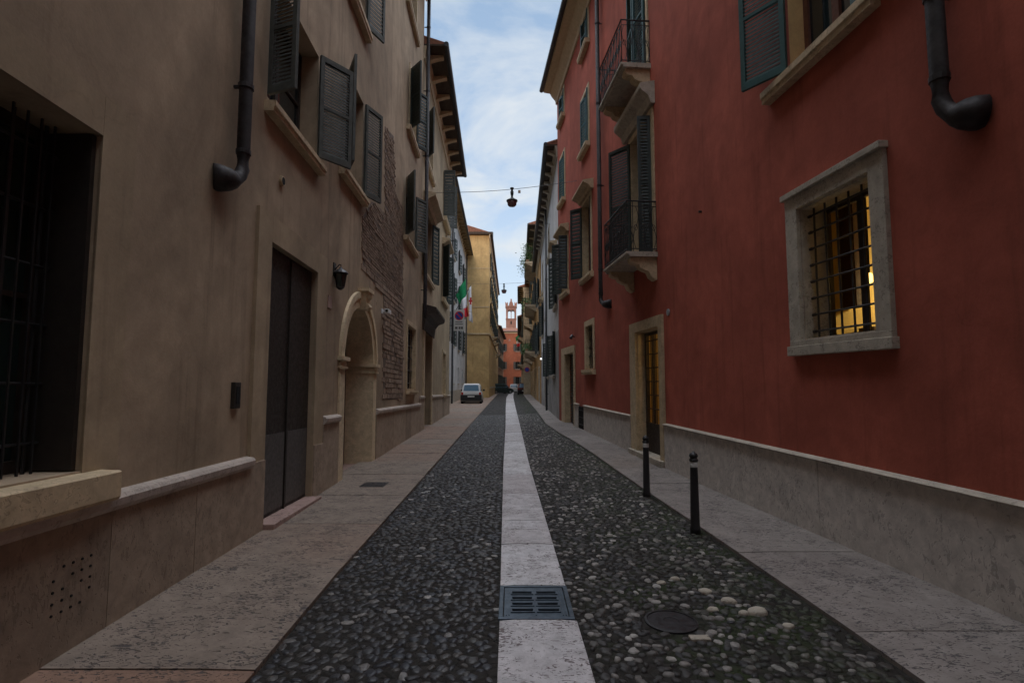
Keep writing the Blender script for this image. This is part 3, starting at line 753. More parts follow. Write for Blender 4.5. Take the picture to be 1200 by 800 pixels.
# wall lantern
L0 = WL(7.75, .10, 2.95)
t = thing('wall_lantern', L0, 'small dark iron lantern on the wall beside the large gate', 'lantern')
q = MB(WL); q.box(7.70, 7.80, 0, .015, 3.12, 3.32); q.tube([(7.75, .01, 3.22), (7.75, .08, 3.30), (7.75, .10, 3.30), (7.75, .10, 3.22)], .009, 8); q.build('bracket', M['iron'], t)
c = (7.75, .10, 0)
MB(WL).lathe((7.75, .10, 2.96), [(.11, .2), (.112, .21), (.07, .25), (.03, .275), (.012, .30)], 12).build('cap', M['iron'], t)
MB(WL).lathe((7.75, .10, 2.96), [(.035, -.02), (.055, 0), (.085, .19), (.085, .2)], 6).build('lamp_glass', M['glassg'], t)
q = MB(WL)
for k in range(6):
    a = 2 * PI * k / 6; q.tube([(7.75 + .058 * math.sin(a), .10 + .058 * math.cos(a), 2.96), (7.75 + .09 * math.sin(a), .10 + .09 * math.cos(a), 3.16)], .006, 5)
q.lathe((7.75, .10, 2.95), [(.02, -.03), (.06, 0), (.06, .015)], 12); q.build('cage', M['iron'], t)
# house number tile
o = MB(WL).box(7.50, 7.66, -.01, .012, 2.62, 2.80).build('number_tile', M['threshold'], None, WL(7.58, 0, 2.7)); tag(o, 'small square pinkish house number tile under the wall lantern', 'number tile')
# security camera
t = thing('security_camera', WL(10.95, .05, 3.1), 'small white security camera on the wall beside the arched portal', 'camera')
q = MB(WL); q.box(10.98, 11.06, 0, .03, 3.06, 3.16); q.tube([(11.02, .02, 3.11), (11.02, .12, 3.10)], .014, 8); q.build('bracket', M['whitep'], t)
q = MB(WL).box(10.83, 11.1, .10, .19, 3.04, 3.13); q.build('housing', M['whitep'], t, bevel=.012)
MB(WL).tube([(10.83, .145, 3.085), (10.82, .145, 3.085)], .03, 12).build('lens', M['glass'], t)

# ------------------------------------------------------------------ building B (beige, left, behind the pipe)
B = thing('beige_house', WL(22, -1, 0), 'lower beige house with bracketed eaves and dark shutters, beyond the long drainpipe', 'house')
hB = [(17.6, 19.5, -.6, 3.5, .4), (17.3, 19.2, 5.4, 7.6, .25), (17.4, 19.2, 9.3, 10.9, .25), (23.2, 24.9, 9.3, 11.4, .25), (23.2, 24.9, 5.6, 7.9, .25), (23.6, 24.9, 1.35, 3.2, .25)]
wall_mesh(WL, 16.62, 27, -.8, 12.8, hB).build('wall', M['beige2'], B); backing(WL, 16.62, 27, -.8, 12.8, 8).build('wall', M['beige2'], B)
eave(B, WL, 16.62, 27.3, 12.8, .68, ('eaved', 'eavel'), 9, 'ochretrim', brw=.2)
plinth(B, WL, [(16.62, 17.5), (19.6, 27)], 1.30, .04, 'plinthL', 'mould', zlo=-.8)
d_ = MB(WL).box(17.6, 19.5, -.38, -.33, -.5, 3.5).build('door', M['woodd'], B)
q = MB(WL); q.box(17.3, 17.6, -.02, .04, -.6, 3.6); q.box(19.5, 19.8, -.02, .04, -.6, 3.6); q.box(17.6, 19.5, -.02, .041, 3.5, 3.6); q.build('surround', M['ochretrim'], d_)
MB(WL).prism([(0, 3.45), (.06, 3.45), (.10, 3.8), (.22, 3.95), (.42, 4.02), (.45, 4.1), (.45, 4.18), (0, 4.3)], 17.1, 20.0).build('hood', M['woodd'], d_)
window(B, WL, 17.3, 19.2, 5.4, 7.6, .23, 'woodd', 'glass', 1, 1, (17.0, 19.5, 5.2, 5.36), None, 'ochretrim', [(17.3, -1, .5, 12), (19.2, 1, .5, 22)], 'shutd', (16.95, 19.6, 7.65, 8.0, .4), 'ochretrim', nsl=14)
window(B, WL, 17.4, 19.2, 9.3, 10.9, .23, 'woodd', 'glass', 1, 1, (17.1, 19.4, 9.1, 9.26), .1, 'ochretrim', [(17.4, -1, .55, 30)], 'shut', nsl=12)
window(B, WL, 23.2, 24.9, 9.3, 11.4, .23, 'woodd', 'glass', 1, 1, (22.9, 25.2, 9.0, 9.2), None, 'ochretrim', [(23.2, 1, .5, 90), (24.9, 1, .5, 60)], 'shut', nsl=14, sd=.2)
window(B, WL, 23.2, 24.9, 5.6, 7.9, .23, 'woodd', 'glass', 1, 1, (22.9, 25.2, 5.4, 5.6), None, 'ochretrim', [(23.2, -1, .5, 35), (24.9, 1, .45, 35)], 'shutd', (22.9, 25.2, 7.95, 8.2, .35), 'ochretrim', nsl=14)
w = window(B, WL, 23.6, 24.9, 1.35, 3.2, .2, 'woodd', 'glass', 1, 2, (23.5, 25.0, 1.2, 1.34), .12)
downpipe(B, WL, 26.8, .16, 3.9, 12.8, .06, None, 'gutter')

# ------------------------------------------------------------------ building C (white) and D (ochre)
C_ = thing('white_house', WC(42, -1, 0), 'tall white plastered house set back behind the flags, with yellowish bracketed eaves', 'house')
hC = []
for s in (31, 36.5, 42, 47.5, 53):
    for z0, z1 in ((1.6, 3.0), (4.6, 6.8), (8.2, 10.3), (11.8, 13.6)): hC.append((s, s + 1.3, z0, z1, .2))
wall_mesh(WC, 27.5, 58, -.8, 15.8, hC).build('wall', M['white'], C_); backing(WC, 27.5, 57.98, -.8, 15.8, 8).build('wall', M['white'], C_)
eave(C_, WC, 27.3, 57.9, 15.75, .68, ('eavey', 'eavel'), 30, 'eavey', brw=.18)
for h in hC:
    window(C_, WC, h[0], h[1], h[2], h[3], .18, 'woodd', 'glass', 1, 0, (h[0] - .15, h[1] + .15, h[2] - .16, h[2] - .02), None, 'greystone',
           [] if h[2] < 2 else [(h[0], -1, .6, 12), (h[1], 1, .6, 12)], 'shutd', nsl=6, w=.08)
downpipe(C_, WC, 40.5, .14, 0, 15.7, .07, None, 'gutter', 4); downpipe(C_, WC, 57.2, .14, 0, 15.7, .07, None, 'gutter', 4)
plinth(C_, WC, [(27.5, 57.9)], 1.0, .04, 'greystone', 'mould', mold=False, seg=2)

D_ = thing('ochre_house', (-4, 58, 0), 'tall ochre corner house with a plain end wall facing the street and string course', 'house')
FD = Front(58)
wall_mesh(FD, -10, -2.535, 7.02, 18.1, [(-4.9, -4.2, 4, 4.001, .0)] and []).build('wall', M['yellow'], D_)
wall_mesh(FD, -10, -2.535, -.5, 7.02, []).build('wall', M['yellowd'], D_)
for d_, z0, z1 in ((.1, 6.95, 7.1), (.04, 9.95, 10.05), (.02, 14.3, 14.36)): MB(FD).box(-10, -2.5, -.01, d_, z0, z1).build('string_course', M['ochretrim'], D_)
hD = []
for s in np.arange(60.5, 97, 4.6):
    for z0, z1 in ((1.2, 3.2), (8.4, 10.8), (11.8, 13.8), (15, 16.6)): hD.append((float(s), float(s) + 1.3, z0, z1, .2))
wall_mesh(WD, 58, 98, -.5, 18.1, hD).build('wall', M['yellow'], D_); backing(WD, 58, 98, -.5, 18.1, 8).build('wall', M['yellow'], D_)
eave(D_, WD, 57.6, 98, 18.1, .25, ('eaved', 'eavel'), 0, roof_deep=8)
q = MB(FD); q.box(-10, -2.2, -.3, .42, 18.1, 18.28); q.prism([(.42, 18.28), (.42, 18.36), (-3, 19.3), (-3, 18.28)], -10, -2.2); q.build('end_eave', M['eaved'], D_)
for h in hD:
    window(D_, WD, h[0], h[1], h[2], h[3], .18, 'woodd', 'glass', 1, 0, (h[0] - .15, h[1] + .15, h[2] - .16, h[2] - .02), None, 'greystone',
           [] if h[2] < 2 else [(h[0], -1, .5, 12), (h[1], 1, .5, 12)], 'shutd', nsl=5, w=.08)
MB(WD).box(58, 98, -.01, .1, 6.95, 7.1).build('string_course', M['ochretrim'], D_)
for s in (66, 75, 84): balcony(D_, WD, s, s + 2.6, 7.4 if s < 80 else 6.2, .75, 1.0, step=.3, scroll=False)

E_ = thing('brown_house', (-2.6, 110, 0), 'narrow brown plastered house beyond the ochre corner house', 'house')
hE = [(s, s + 1.4, z0, z0 + 2, .2) for s in (100.5, 105.5, 110.5, 115.5, 120.5) for z0 in (1.3, 4.8, 8.2)]
wall_mesh(WE, 98.02, 127, -.5, 12.2, hE).build('wall', M['brown'], E_); backing(WE, 98.02, 127, -.5, 12.2, 8).build('wall', M['brown'], E_)
eave(E_, WE, 98.02, 127, 12.2, .6, ('eaved', 'eavel'), 0)
for h in hE:
    window(E_, WE, h[0], h[1], h[2], h[3], .18, 'woodd', 'glass', 1, 0, (h[0] - .15, h[1] + .15, h[2] - .16, h[2] - .02), None, 'greystone', [(h[0], -1, .5, 15), (h[1], 1, .5, 15)], 'shut', nsl=4, w=.08)
MB(Front(98.0)).sheet([(-3.1, 12.2), (-2.66, 12.2), (-2.66, -.4), (-3.1, -.4)], 0, .02).build('end_wall', M['cream'], E_)

# orange house that closes the street
F_ = thing('orange_house', (-.5, 130, 0), 'bright orange plastered house closing the far end of the street', 'house')
FF = Front(130)
hF = [(s, s + 1.0, z0, z0 + 1.8, .2) for s in (-4.6, -2.75, .85, 2.8) for z0 in (1.5, 5.2, 9.6)]
wall_mesh(FF, -8, 6, -.5, 14.4, hF).build('wall', M['orange'], F_); backing(FF, -8, 6, -.5, 14.4, 9).build('wall', M['orange'], F_)
eave(F_, FF, -8.2, 6.2, 14.4, .5, ('eaved', 'eavel'), 0, slope=.2)
for h in hF:
    window(F_, FF, h[0], h[1], h[2], h[3], .18, 'woodd', 'glass', 1, 0, (h[0] - .15, h[1] + .15, h[2] - .16, h[2] - .02), None, 'greystone', [(h[0], -1, .5, 10), (h[1], 1, .5, 10)], 'shut', nsl=4, w=.08)
q = MB(FF)
q.sheet([(-.9, 12.1), (-.3, 12.1), (-.6, 12.7)], -.01, .05); q.build('emblem', M['threshold'], F_)

# brick tower
T = thing('brick_tower', (-.33, 200, 0), 'red brick bell tower with swallowtail battlements and twin arched openings', 'tower')
FT = Front(200); cx = -.33; hw = 1.95
q = MB(FT)
def col(s0, s1, z0, z1): q.box(s0, s1, -4.4, 0, z0, z1)
col(cx - hw, cx + hw, -1, 26.4)
for sx in (-1, 1): q.box(*sorted((cx + sx * hw, cx + sx * 1.25)), -.8, 0, 26.4, 30.8); q.box(*sorted((cx + sx * hw, cx + sx * 1.25)), -4.4, -3.6, 26.4, 30.8)
for dd in ((-.8, 0), (-4.4, -3.6)):
    q.box(cx - .13, cx + .13, *dd, 26.4, 29.2); q.box(cx - 1.25, cx + 1.25, *dd, 29.9, 30.8)
    for c in (cx - .69, cx + .69):  # arched heads
        vs = []; n = 8
        for k in range(n + 1):
            a = PI * k / n
            for d in dd: vs += [(c - .56 * math.cos(a), d, 29.2 + .56 * math.sin(a)), (c - .56 * math.cos(a), d, 29.9)]
        q.add(vs, [(4 * k, 4 * k + 1, 4 * k + 5, 4 * k + 4) for k in range(n)] + [(4 * k + 2, 4 * k + 6, 4 * k + 7, 4 * k + 3) for k in range(n)] + [(4 * k, 4 * k + 4, 4 * k + 6, 4 * k + 2) for k in range(n)])
q.build('shaft', M['brickt'], T)
q = MB(FT); q.box(cx - hw - .25, cx + hw + .25, -4.65, .25, 30.8, 31.3); q.box(cx - hw - .12, cx + hw + .12, -4.5, .12, 26.2, 26.4); q.box(cx - hw - .15, cx + hw + .15, -4.5, .15, 22.0, 22.2)
q.build('cornice', M['brickt'], T)
for dd in ((-.3, .25), (-4.65, -4.1)):
    for sx in (-1.75, 0, 1.75):
        w_ = .52; b0 = 31.3; H_ = 1.4 if sx else 2.6
        MB(FT).sheet([(cx + sx - w_ * .8, b0), (cx + sx + w_ * .8, b0), (cx + sx + w_, b0 + H_), (cx + sx + w_ * .45, b0 + H_ * .93), (cx + sx, b0 + H_ * .62), (cx + sx - w_ * .45, b0 + H_ * .93), (cx + sx - w_, b0 + H_)] if sx else
                     [(cx - .9, b0), (cx + .9, b0), (cx + .6, b0 + 1.2), (cx + .3, b0 + 1.6), (cx + .25, b0 + 2.6), (cx - .25, b0 + 2.6), (cx - .3, b0 + 1.6), (cx - .6, b0 + 1.2)], dd[0], dd[1]).build('merlon', M['brickt'], T)
q = MB(FT); q.box(cx - .25, cx + .25, 0, .02, 24.2, 25.4); q.box(cx - .2, cx + .2, 0, .02, 19, 20); q.build('slit', M['hole'], T)
for sx in (-8, 6):   # roofs beside the tower's foot
    pass
H2 = thing('tiled_house', (-8, 165, 0), 'tiled house whose roof shows left of the brick tower above the orange house', 'house')
q = MB(Front(150)); q.box(-9, 2, -20, 0, -1, 15.2); q.build('wall', M['cream'], H2)
q = MB(Front(150)); q.prism([(.6, 15.2), (.6, 15.4), (-10, 18.2), (-20, 15.4), (-20, 15.2)], -9.5, 2.5); q.build('roof', M['tile'], H2)

# ------------------------------------------------------------------ red building
R = thing('red_house', WR(6, -1, 0), 'long deep red plastered house with two iron balconies and grey stone base', 'house')
hR = [(4.45, 5.45, 1.96, 3.34, .32), (4.5, 5.5, 4.88, 6.6, .3), (9.55, 10.85, -.3, 2.52, .22), (9.75, 11.0, 3.95, 6.6, .3), (9.9, 11.0, 7.66, 10.1, .3),
      (14.62, 15.5, 1.86, 3.1, .22), (17.3, 18.9, -.3, 2.45, .25), (14.7, 15.8, 4.6, 6.8, .25), (18.2, 19.3, 4.7, 6.6, .25),
      (14.85, 15.75, 8.45, 10.1, .25), (18.65, 19.55, 8.15, 9.85, .25), (14.75, 15.6, 11.5, 12.5, .25), (18.65, 19.5, 11.3, 12.25, .25),
      (4.5, 5.6, 8.9, 10.6, .3), (-3.2, -2, 1.96, 3.3, .3), (-1, .2, 4.9, 6.6, .3)]
wall_mesh(WR, -6.9, 20.2, -.5, 12.9, hR).build('wall', M['red'], R); backing(WR, -6.9, 20.2, -.5, 12.9, 8).build('wall', M['red'], R)
e = MB(WR).prism([(0, 12.45), (.05, 12.45), (.07, 12.6), (.22, 12.78), (.28, 12.9), (.52, 12.93), (.56, 13.0), (0, 13.0)], -6.9, 20.24).build('cornice', M['eavel'], R)
q = MB(WR); q.tube([(-6.9, .62, 13.02), (20.26, .62, 13.02)], .085, 10); q.box(-6.9, 20.25, .5, .56, 13.0, 13.12); q.build('gutter', M['gutter'], e)
q = MB(WR); q.prism([(.56, 13.0), (.56, 13.12), (-7, 15.5), (-7, 13.0)], -6.9, 20.24); q.build('roof', M['tile'], R)
# base course: long thin slabs
plinth(R, WR, [(-6.9, 9.35)], .78, .045, 'plinthR', 'greystone', mh=.03, seg=4.2, zlo=-.5); plinth(R, WR, [(11.3, 15.78), (16.55, 17.15)], .80, .045, 'plinthR', 'greystone', mh=.03, seg=4.5, zlo=-.5)
# cellar grille
o = MB(WR).box(15.78, 16.55, -.02, .03, -.2, .74).build('cellar_grille', M['hole'], R); grid(WR, 15.78, 16.55, .1, .74, .035, 6, 3, .008).build('bars', M['iron'], o)
# barred lit window
w = MB(WR)
so0, so1, zo0, zo1 = 4.28, 5.72, 1.80, 3.50
w.box(so0, 4.45, -.02, .045, zo0 + .13, zo1 - .02); w.box(5.45, so1 - .08, -.02, .045, zo0 + .13, zo1 - .02)
w.box(4.45, 5.45, -.02, .046, 3.34, zo1 - .02); w.box(4.26, 5.66, -.02, .085, zo1 - .02, zo1 + .04); w.box(so0 - .02, so1 - .06, -.02, .07, 1.80, 1.9); w.box(so0, so1 - .08, -.02, .047, 1.9, 1.955)
w = w.build('barred_window', M['greystone'], R, bevel=.006)
lining(WR, 4.45, 5.45, 1.96, 3.34, .31).build('reveal', M['greystone'], w)
frame_mb(WR, 4.45, 5.45, 1.96, 3.34, -.31, .05, 1, 0, .04).build('frame', M['woodd'], w)
MB(WR).box(4.46, 5.44, -.295, -.29, 1.97, 3.33).build('pane', M['clear'], w)
q = grid(WR, 4.45, 5.45, 1.96, 3.34, -.10, 6, 8, .0105)
for j in range(8):
    zc = 1.96 + 1.38 * (j + .5) / 8; q.tube([(5.40, -.09, zc), (5.47, -.09, zc)], .017, 6)
q.build('bars', M['iron'], w)
# room behind
q = MB(WR)
for a in ([(3.4, -2.4, 1.2), (6.6, -2.4, 1.2), (6.6, -2.4, 3.8), (3.4, -2.4, 3.8)], [(6.6, -.34, 1.2), (6.6, -2.4, 1.2), (6.6, -2.4, 3.8), (6.6, -.34, 3.8)], [(3.4, -.34, 1.2), (3.4, -2.4, 1.2), (3.4, -2.4, 3.8), (3.4, -.34, 3.8)],
          [(3.4, -.34, 1.2), (6.6, -.34, 1.2), (6.6, -2.4, 1.2), (3.4, -2.4, 1.2)], [(3.4, -.34, 3.8), (6.6, -.34, 3.8), (6.6, -2.4, 3.8), (3.4, -2.4, 3.8)]): q.add(a, [(0, 1, 2, 3)])
q.build('room', M['room'], w)
for a_ in ((6.35, 6.55, -.98, -.36, 1.2, 3.75), (6.3, 6.55, -1.42, -1.26, 2.45, 3.75), (6.3, 6.55, -2.35, -1.46, 1.2, 2.2), (5.9, 6.1, -1.62, -1.56, 1.2, 3.79)): MB(WR).box(*a_).build('furniture', M['roomd'], w)
q = MB(WR); q.lathe((5.27, -.6, 2.58), [(.005, -.05), (.03, -.035), (.036, 0), (.025, .04), (.012, .055)], 14); q.build('lamp_bulb', M['bulb'], w)
MB(WR).tube([(5.27, -.6, 2.63), (5.27, -.6, 3.8)], .006, 6).build('lamp_cord', M['iron'], w)
def lamp(name, loc, energy, col, r=.05):
    l = bpy.data.lights.new(name, 'POINT'); l.energy = energy; l.color = col; l.shadow_soft_size = r
    o = bpy.data.objects.new(name, l); COL.objects.link(o); o.location = loc; return o
lamp('room_lamp', WR(5.9, -2.0, 2.7), 10, (1, .74, .36), .04)
# upper window
window(R, WR, 4.5, 5.5, 4.88, 6.6, .22, 'wood', 'glass', 1, 1, (4.25, 5.9, 4.72, 4.86), None, 'ochretrim', [(5.5, 1, .52, 30), (4.5, -1, .6, 10)], 'shutt', nsl=34, w=.08)
MB(WR).box(5.49, 5.502, -.2, -.001, 4.88, 6.6).build('reveal', M['yellow'], R)
window(R, WR, 4.5, 5.6, 8.9, 10.6, .22, 'wood', 'glass', 1, 1, (4.25, 5.95, 8.74, 8.86), None, 'ochretrim', [(5.6, 1, .6, 15), (4.5, -1, .6, 15)], 'shutt', nsl=12)
for s0, s1, z0, z1 in ((-3.2, -2, 1.96, 3.3), (-1, .2, 4.9, 6.6)): window(R, WR, s0, s1, z0, z1, .26, 'wood', 'glass', 1, 1, (s0 - .15, s1 + .15, z0 - .15, z0 - .02))
# balcony doors
w = window(R, WR, 9.75, 11.0, 3.95, 6.6, .28, 'wood', 'glass', 1, 2, None, .12, 'ochretrim', [(11.0, 1, .58, 33), (9.78, 1, .24, 80)], 'shutd', (9.55, 11.35, 6.74, 7.15, .28), 'greystone', nsl=40)
plab(w, 'balcony door with half-open dark shutters under a stone hood')
balcony(R, WR, 9.62, 11.2, 3.90, .56, .96, 'greystone', True, True)
w = window(R, WR, 9.9, 11.0, 7.66, 10.1, .26, 'wood', 'glass', 1, 2, None, .1, 'ochretrim', [(9.93, 1, .5, 6), (10.97, -1, .5, 6)], 'shutt', nsl=36)
MB(WR).box(10.99, 11.002, -.2, -.001, 7.66, 10.1).build('reveal', M['yellow'], R)
balcony(R, WR, 9.76, 11.42, 7.62, .56, .88, 'greystone', True, True)
# barred lit doorway
d_ = MB(WR); d_.box(9.37, 9.55, -.02, .05, -.1, 2.72); d_.box(10.85, 11.24, -.02, .05, -.1, 2.72); d_.box(9.55, 10.85, -.02, .051, 2.52, 2.72)
d_ = d_.build('doorway', M['ochretrim'], R, bevel=.004)
lining(WR, 9.55, 10.85, -.1, 2.52, .22).build('reveal', M['ochretrim'], d_)
q = MB(WR); q.box(10.77, 10.835, -.2, -.15, .12, 2.5); q.box(9.95, 10.0, -.2, -.15, .12, 2.5); q.box(10.38, 10.44, -.2, -.15, .12, 2.5); q.box(9.95, 10.83, -.199, -.152, 2.44, 2.5); q.box(9.95, 10.83, -.199, -.152, .12, .7)
for j in range(6): q.box(9.95, 10.83, -.19, -.16, .7 + .27 * (j + 1) , .72 + .27 * (j + 1))
for c in (10.12, 10.27, 10.55, 10.68): q.tube([(c, -.175, .7), (c, -.175, 2.45)], .009, 6)
q.build('barred_gate', M['woodd'], d_)
MB(WR).box(9.37, 11.24, -.3, .12, -.08, .13).build('threshold', M['greystone'], d_, bevel=.01)
q = MB(WR)
for a in ([(9.3, -2.2, 0), (12.2, -2.2, 0), (12.2, -2.2, 2.7), (9.3, -2.2, 2.7)], [(12.2, -.23, 0), (12.2, -2.2, 0), (12.2, -2.2, 2.7), (12.2, -.23, 2.7)], [(9.3, -.23, 0), (9.3, -2.2, 0), (9.3, -2.2, 2.7), (9.3, -.23, 2.7)],
          [(9.3, -.23, .1), (12.2, -.23, .1), (12.2, -2.2, .1), (9.3, -2.2, .1)], [(9.3, -.23, 2.7), (12.2, -.23, 2.7), (12.2, -2.2, 2.7), (9.3, -2.2, 2.7)]): q.add(a, [(0, 1, 2, 3)])
q.build('hall', M['room'], d_)
lamp('hall_lamp', WR(9.6, -1.4, 2.3), 4, (1, .74, .36), .05)
MB(WR).lathe((10.9, -1.2, 2.52), [(.01, -.06), (.045, -.02), (.04, .03), (.01, .05)], 12).build('lamp_bulb', M['bulb'], d_)
# small ground-floor window, roller door
w = window(R, WR, 14.62, 15.5, 1.86, 3.1, .2, 'woodd', 'glass', 1, 0, (14.4, 15.75, 1.70, 1.85), .16, 'ochretrim')
grid(WR, 14.62, 15.5, 1.86, 3.1, -.08, 4, 5).build('bars', M['iron'], w)
d_ = MB(WR); 
for j in range(24): d_.prism([(-.22, .0 + j * .102), (-.18, .03 + j * .102), (-.18, .08 + j * .102), (-.22, .10 + j * .102)], 17.3, 18.9)
d_ = d_.build('roller_door', M['gate2'], R)
q = MB(WR); q.box(17.12, 17.3, -.02, .04, -.2, 2.68); q.box(18.9, 19.5, -.02, .04, -.2, 2.68); q.box(17.3, 18.9, -.02, .041, 2.45, 2.68); q.build('surround', M['ochretrim'], d_); lining(WR, 17.3, 18.9, -.3, 2.45, .17).build('reveal', M['ochretrim'], d_)
# upper windows to the far end
window(R, WR, 14.7, 15.8, 4.6, 6.8, .22, 'wood', 'glass', 1, 1, (14.5, 16.0, 4.42, 4.58), .1, 'ochretrim', [(15.8, 1, .42, 42), (14.72, 1, .2, -80)], 'shutd', (14.4, 16.0, 6.92, 7.16, .3), 'ochretrim', nsl=18)
window(R, WR, 18.2, 19.3, 4.7, 6.6, .22, 'wood', 'glass', 1, 1, (18.0, 19.5, 4.5, 4.68), .1, 'ochretrim', [(19.3, 1, .42, 45), (18.2, 1, .3, 80)], 'shutd', (18.0, 19.6, 6.72, 6.98, .3), 'ochretrim', nsl=16)
for s0, s1, z0, z1 in ((14.85, 15.75, 8.45, 10.1), (18.65, 19.55, 8.15, 9.85), (14.75, 15.6, 11.5, 12.5), (18.65, 19.5, 11.3, 12.25)):
    window(R, WR, s0, s1, z0, z1, .2, 'wood', 'glass', 1, 0, (s0 - .12, s1 + .15, z0 - .16, z0 - .02), .1, 'ochretrim', [(s0, 1, (s1 - s0) / 2 - .01, -10), (s1, -1, (s1 - s0) / 2 - .01, -10)], 'shutt', nsl=16, sd=.15)
downpipe(R, WR, 3.64, .12, 3.42, 12.9, .058, -.17)
downpipe(R, WR, 13.3, .12, 3.45, 12.9, .055, -.55)
q = MB(WR).tube([(9.13, -.01, 2.72), (9.13, .02, 2.72)], .06, 20).build('round_plaque', M['belisha'], None, WR(9.13, 0, 2.7)); tag(q, 'small round grey plaque on the red wall above the barred doorway corner', 'plaque')
q = MB(WR).tube([(7.75, -.01, 4.06), (7.75, .04, 4.06)], .018, 10).build('wall_hook', M['iron'], R)
# small box by the roller door
t = thing('wall_spotlight', WR(17.2, .1, 2.95), 'tiny dark spotlight on the red wall above the roller door', 'lamp')
q = MB(WR); q.tube([(17.2, 0, 2.95), (17.2, .1, 2.97)], .02, 8); q.build('bracket', M['iron'], t); MB(WR).tube([(17.2, .08, 3.0), (17.12, .14, 2.9)], [.04, .055], 10).build('head', M['iron'], t)

# ------------------------------------------------------------------ right side, farther houses
R2 = thing('white_house', W2(28, -1, 0), 'narrow white and grey plastered house next to the red house', 'house')
h2 = [(21.0, 22.2, 4.7, 6.9, .2), (26, 27.2, 7.9, 9.4, .2), (28.6, 29.8, 5.2, 7.5, .2), (33, 34.2, 7.4, 9.2, .2), (33, 34.2, 4.6, 6.6, .2), (22.2, 23.8, 1.9, 3.7, .2), (27, 28.3, 1.9, 3.7, .2), (31, 32.2, -.3, 2.6, .2)]
wall_mesh(W2, 20.22, 36.5, -.5, 10.9, h2).build('wall', M['white'], R2); backing(W2, 20.22, 36.5, -.5, 10.9, 8).build('wall', M['white'], R2)
MB(W2).box(20.23, 36.5, -.01, .012, -.4, 3.6).build('render_coat', M['greyp'], R2)
eave(R2, W2, 20.25, 36.5, 10.9, .42, ('eaved', 'greystone'), 15, 'greystone', brw=.22)
for h in h2:
    window(R2, W2, h[0], h[1], h[2], h[3], .16, 'woodd', 'glass', 1, 0, (h[0] - .15, h[1] + .15, h[2] - .16, h[2] - .02), .1, 'greystone',
           [(h[1], 1, .45, 25), (h[0], -1, .4, 12)] if h[2] > 1 and h[2] < 5 else [], 'shutd', (h[0] - .2, h[1] + .2, h[3] + .12, h[3] + .35, .3) if 4 < h[2] < 5 else None, 'ochretrim', nsl=12)
downpipe(R2, W2, 27.5, .12, .1, 10.8, .055, None, 'gutter', 3)
R2b = thing('yellow_house', W3(40, -1, 0), 'low dark ochre house between the white house and the balcony house', 'house')
h3 = [(38.5, 39.6, 7.3, 9.2, .2), (38.5, 39.6, 3.9, 6, .2), (38.4, 39.8, -.3, 2.7, .2), (41.5, 42.6, 3.9, 6, .2)]
wall_mesh(W3, 36.52, 44, -.5, 10.9, h3).build('wall', M['yellowd'], R2b); backing(W3, 36.52, 44, -.5, 10.9, 8).build('wall', M['yellowd'], R2b)
eave(R2b, W3, 36.52, 44, 10.9, .3, ('eaved', 'eavel'), 0)
for h in h3: window(R2b, W3, h[0], h[1], h[2], h[3], .16, 'woodd', 'glass', 1, 0, (h[0] - .15, h[1] + .15, h[2] - .16, h[2] - .02), .1, 'greystone', [(h[1], 1, .5, 18), (h[0], -1, .5, 12)] if h[2] > 1 else [], 'shutd', nsl=8)
R3 = thing('yellow_house', W3(56, -1, 0), 'tall yellow house with three plant-filled dark balconies', 'house')
h4 = []
for s in (45.8, 50.5, 56, 61.5, 67):
    for z0, z1 in ((4.5, 6.8), (8.5, 10.8), (12.4, 14.2)): h4.append((s, s + 1.3, z0, z1, .2))
for s in (46, 51, 56, 61, 66): h4.append((s, s + 1.5, -.3, 2.9, .2))
wall_mesh(W3, 44.02, 71, -.5, 15, h4).build('wall', M['yellowd'], R3); backing(W3, 44.02, 71, -.5, 15, 8).build('wall', M['yellow'], R3)
eave(R3, W3, 44.02, 71, 15, .65, ('eaved', 'eavel'), 10)
for h in h4: window(R3, W3, h[0], h[1], h[2], h[3], .16, 'woodd', 'glass', 1, 0, None, .12, 'ochretrim', [(h[1], 1, .5, 18), (h[0], -1, .5, 12)] if h[2] > 1 else [], 'shutd', nsl=8)
for s0, s1, z in ((45.2, 52.3, 12.1), (45.0, 52.0, 8.3), (45.0, 53.0, 4.3), (60, 63.5, 8.3), (60, 63.5, 4.3)): balcony(R3, W3, s0, s1, z, .95, 1.0, 'cream', False, True, 'cream', step=.16, th=.16)
def plant_box(fr, s0, s1, z, d, label, n, hgt, sp):
    c = fr((s0 + s1) / 2, d, z); t = thing('balcony_plant', c, label, 'plant', 'plants on the balconies')
    MB(fr).box(s0, s1, d - .12, d + .12, z, z + .22).build('planter', M['brown'], t)
    q = MB(fr)
    for i in range(n):
        s = random.uniform(s0, s1); dd = d + random.gauss(0, sp); zz = z + .2 + random.uniform(-.35 * hgt if dd > d + .12 else 0, hgt) * (0.4 + .6 * math.sin((s - s0) / (s1 - s0) * PI))
        a, r = random.uniform(0, 2 * PI), random.uniform(.04, .10); b_ = random.uniform(-.6, .6)
        u = (math.cos(a) * r, math.sin(a) * r, b_ * r); v = (-math.sin(a) * r * .5, math.cos(a) * r * .5, random.uniform(-.5, .5) * r)
        q.add([(s - u[0], dd - u[1], zz - u[2]), (s + v[0], dd + v[1], zz + v[2]), (s + u[0], dd + u[1], zz + u[2]), (s - v[0], dd - v[1], zz - v[2])], [(0, 1, 2, 3)])
    q.build('foliage', M['leaf'], t)
plant_box(W3, 45.4, 48.6, 12.1, .75, 'bushy green plants on the topmost balcony, near end', 900, 1.9, .28)
plant_box(W3, 49.0, 51.8, 12.1, .8, 'trailing green plants on the topmost balcony, far end', 600, 1.3, .3)
plant_box(W3, 45.4, 51.6, 8.3, .85, 'dark green plants along the middle balcony railing', 700, .9, .2)
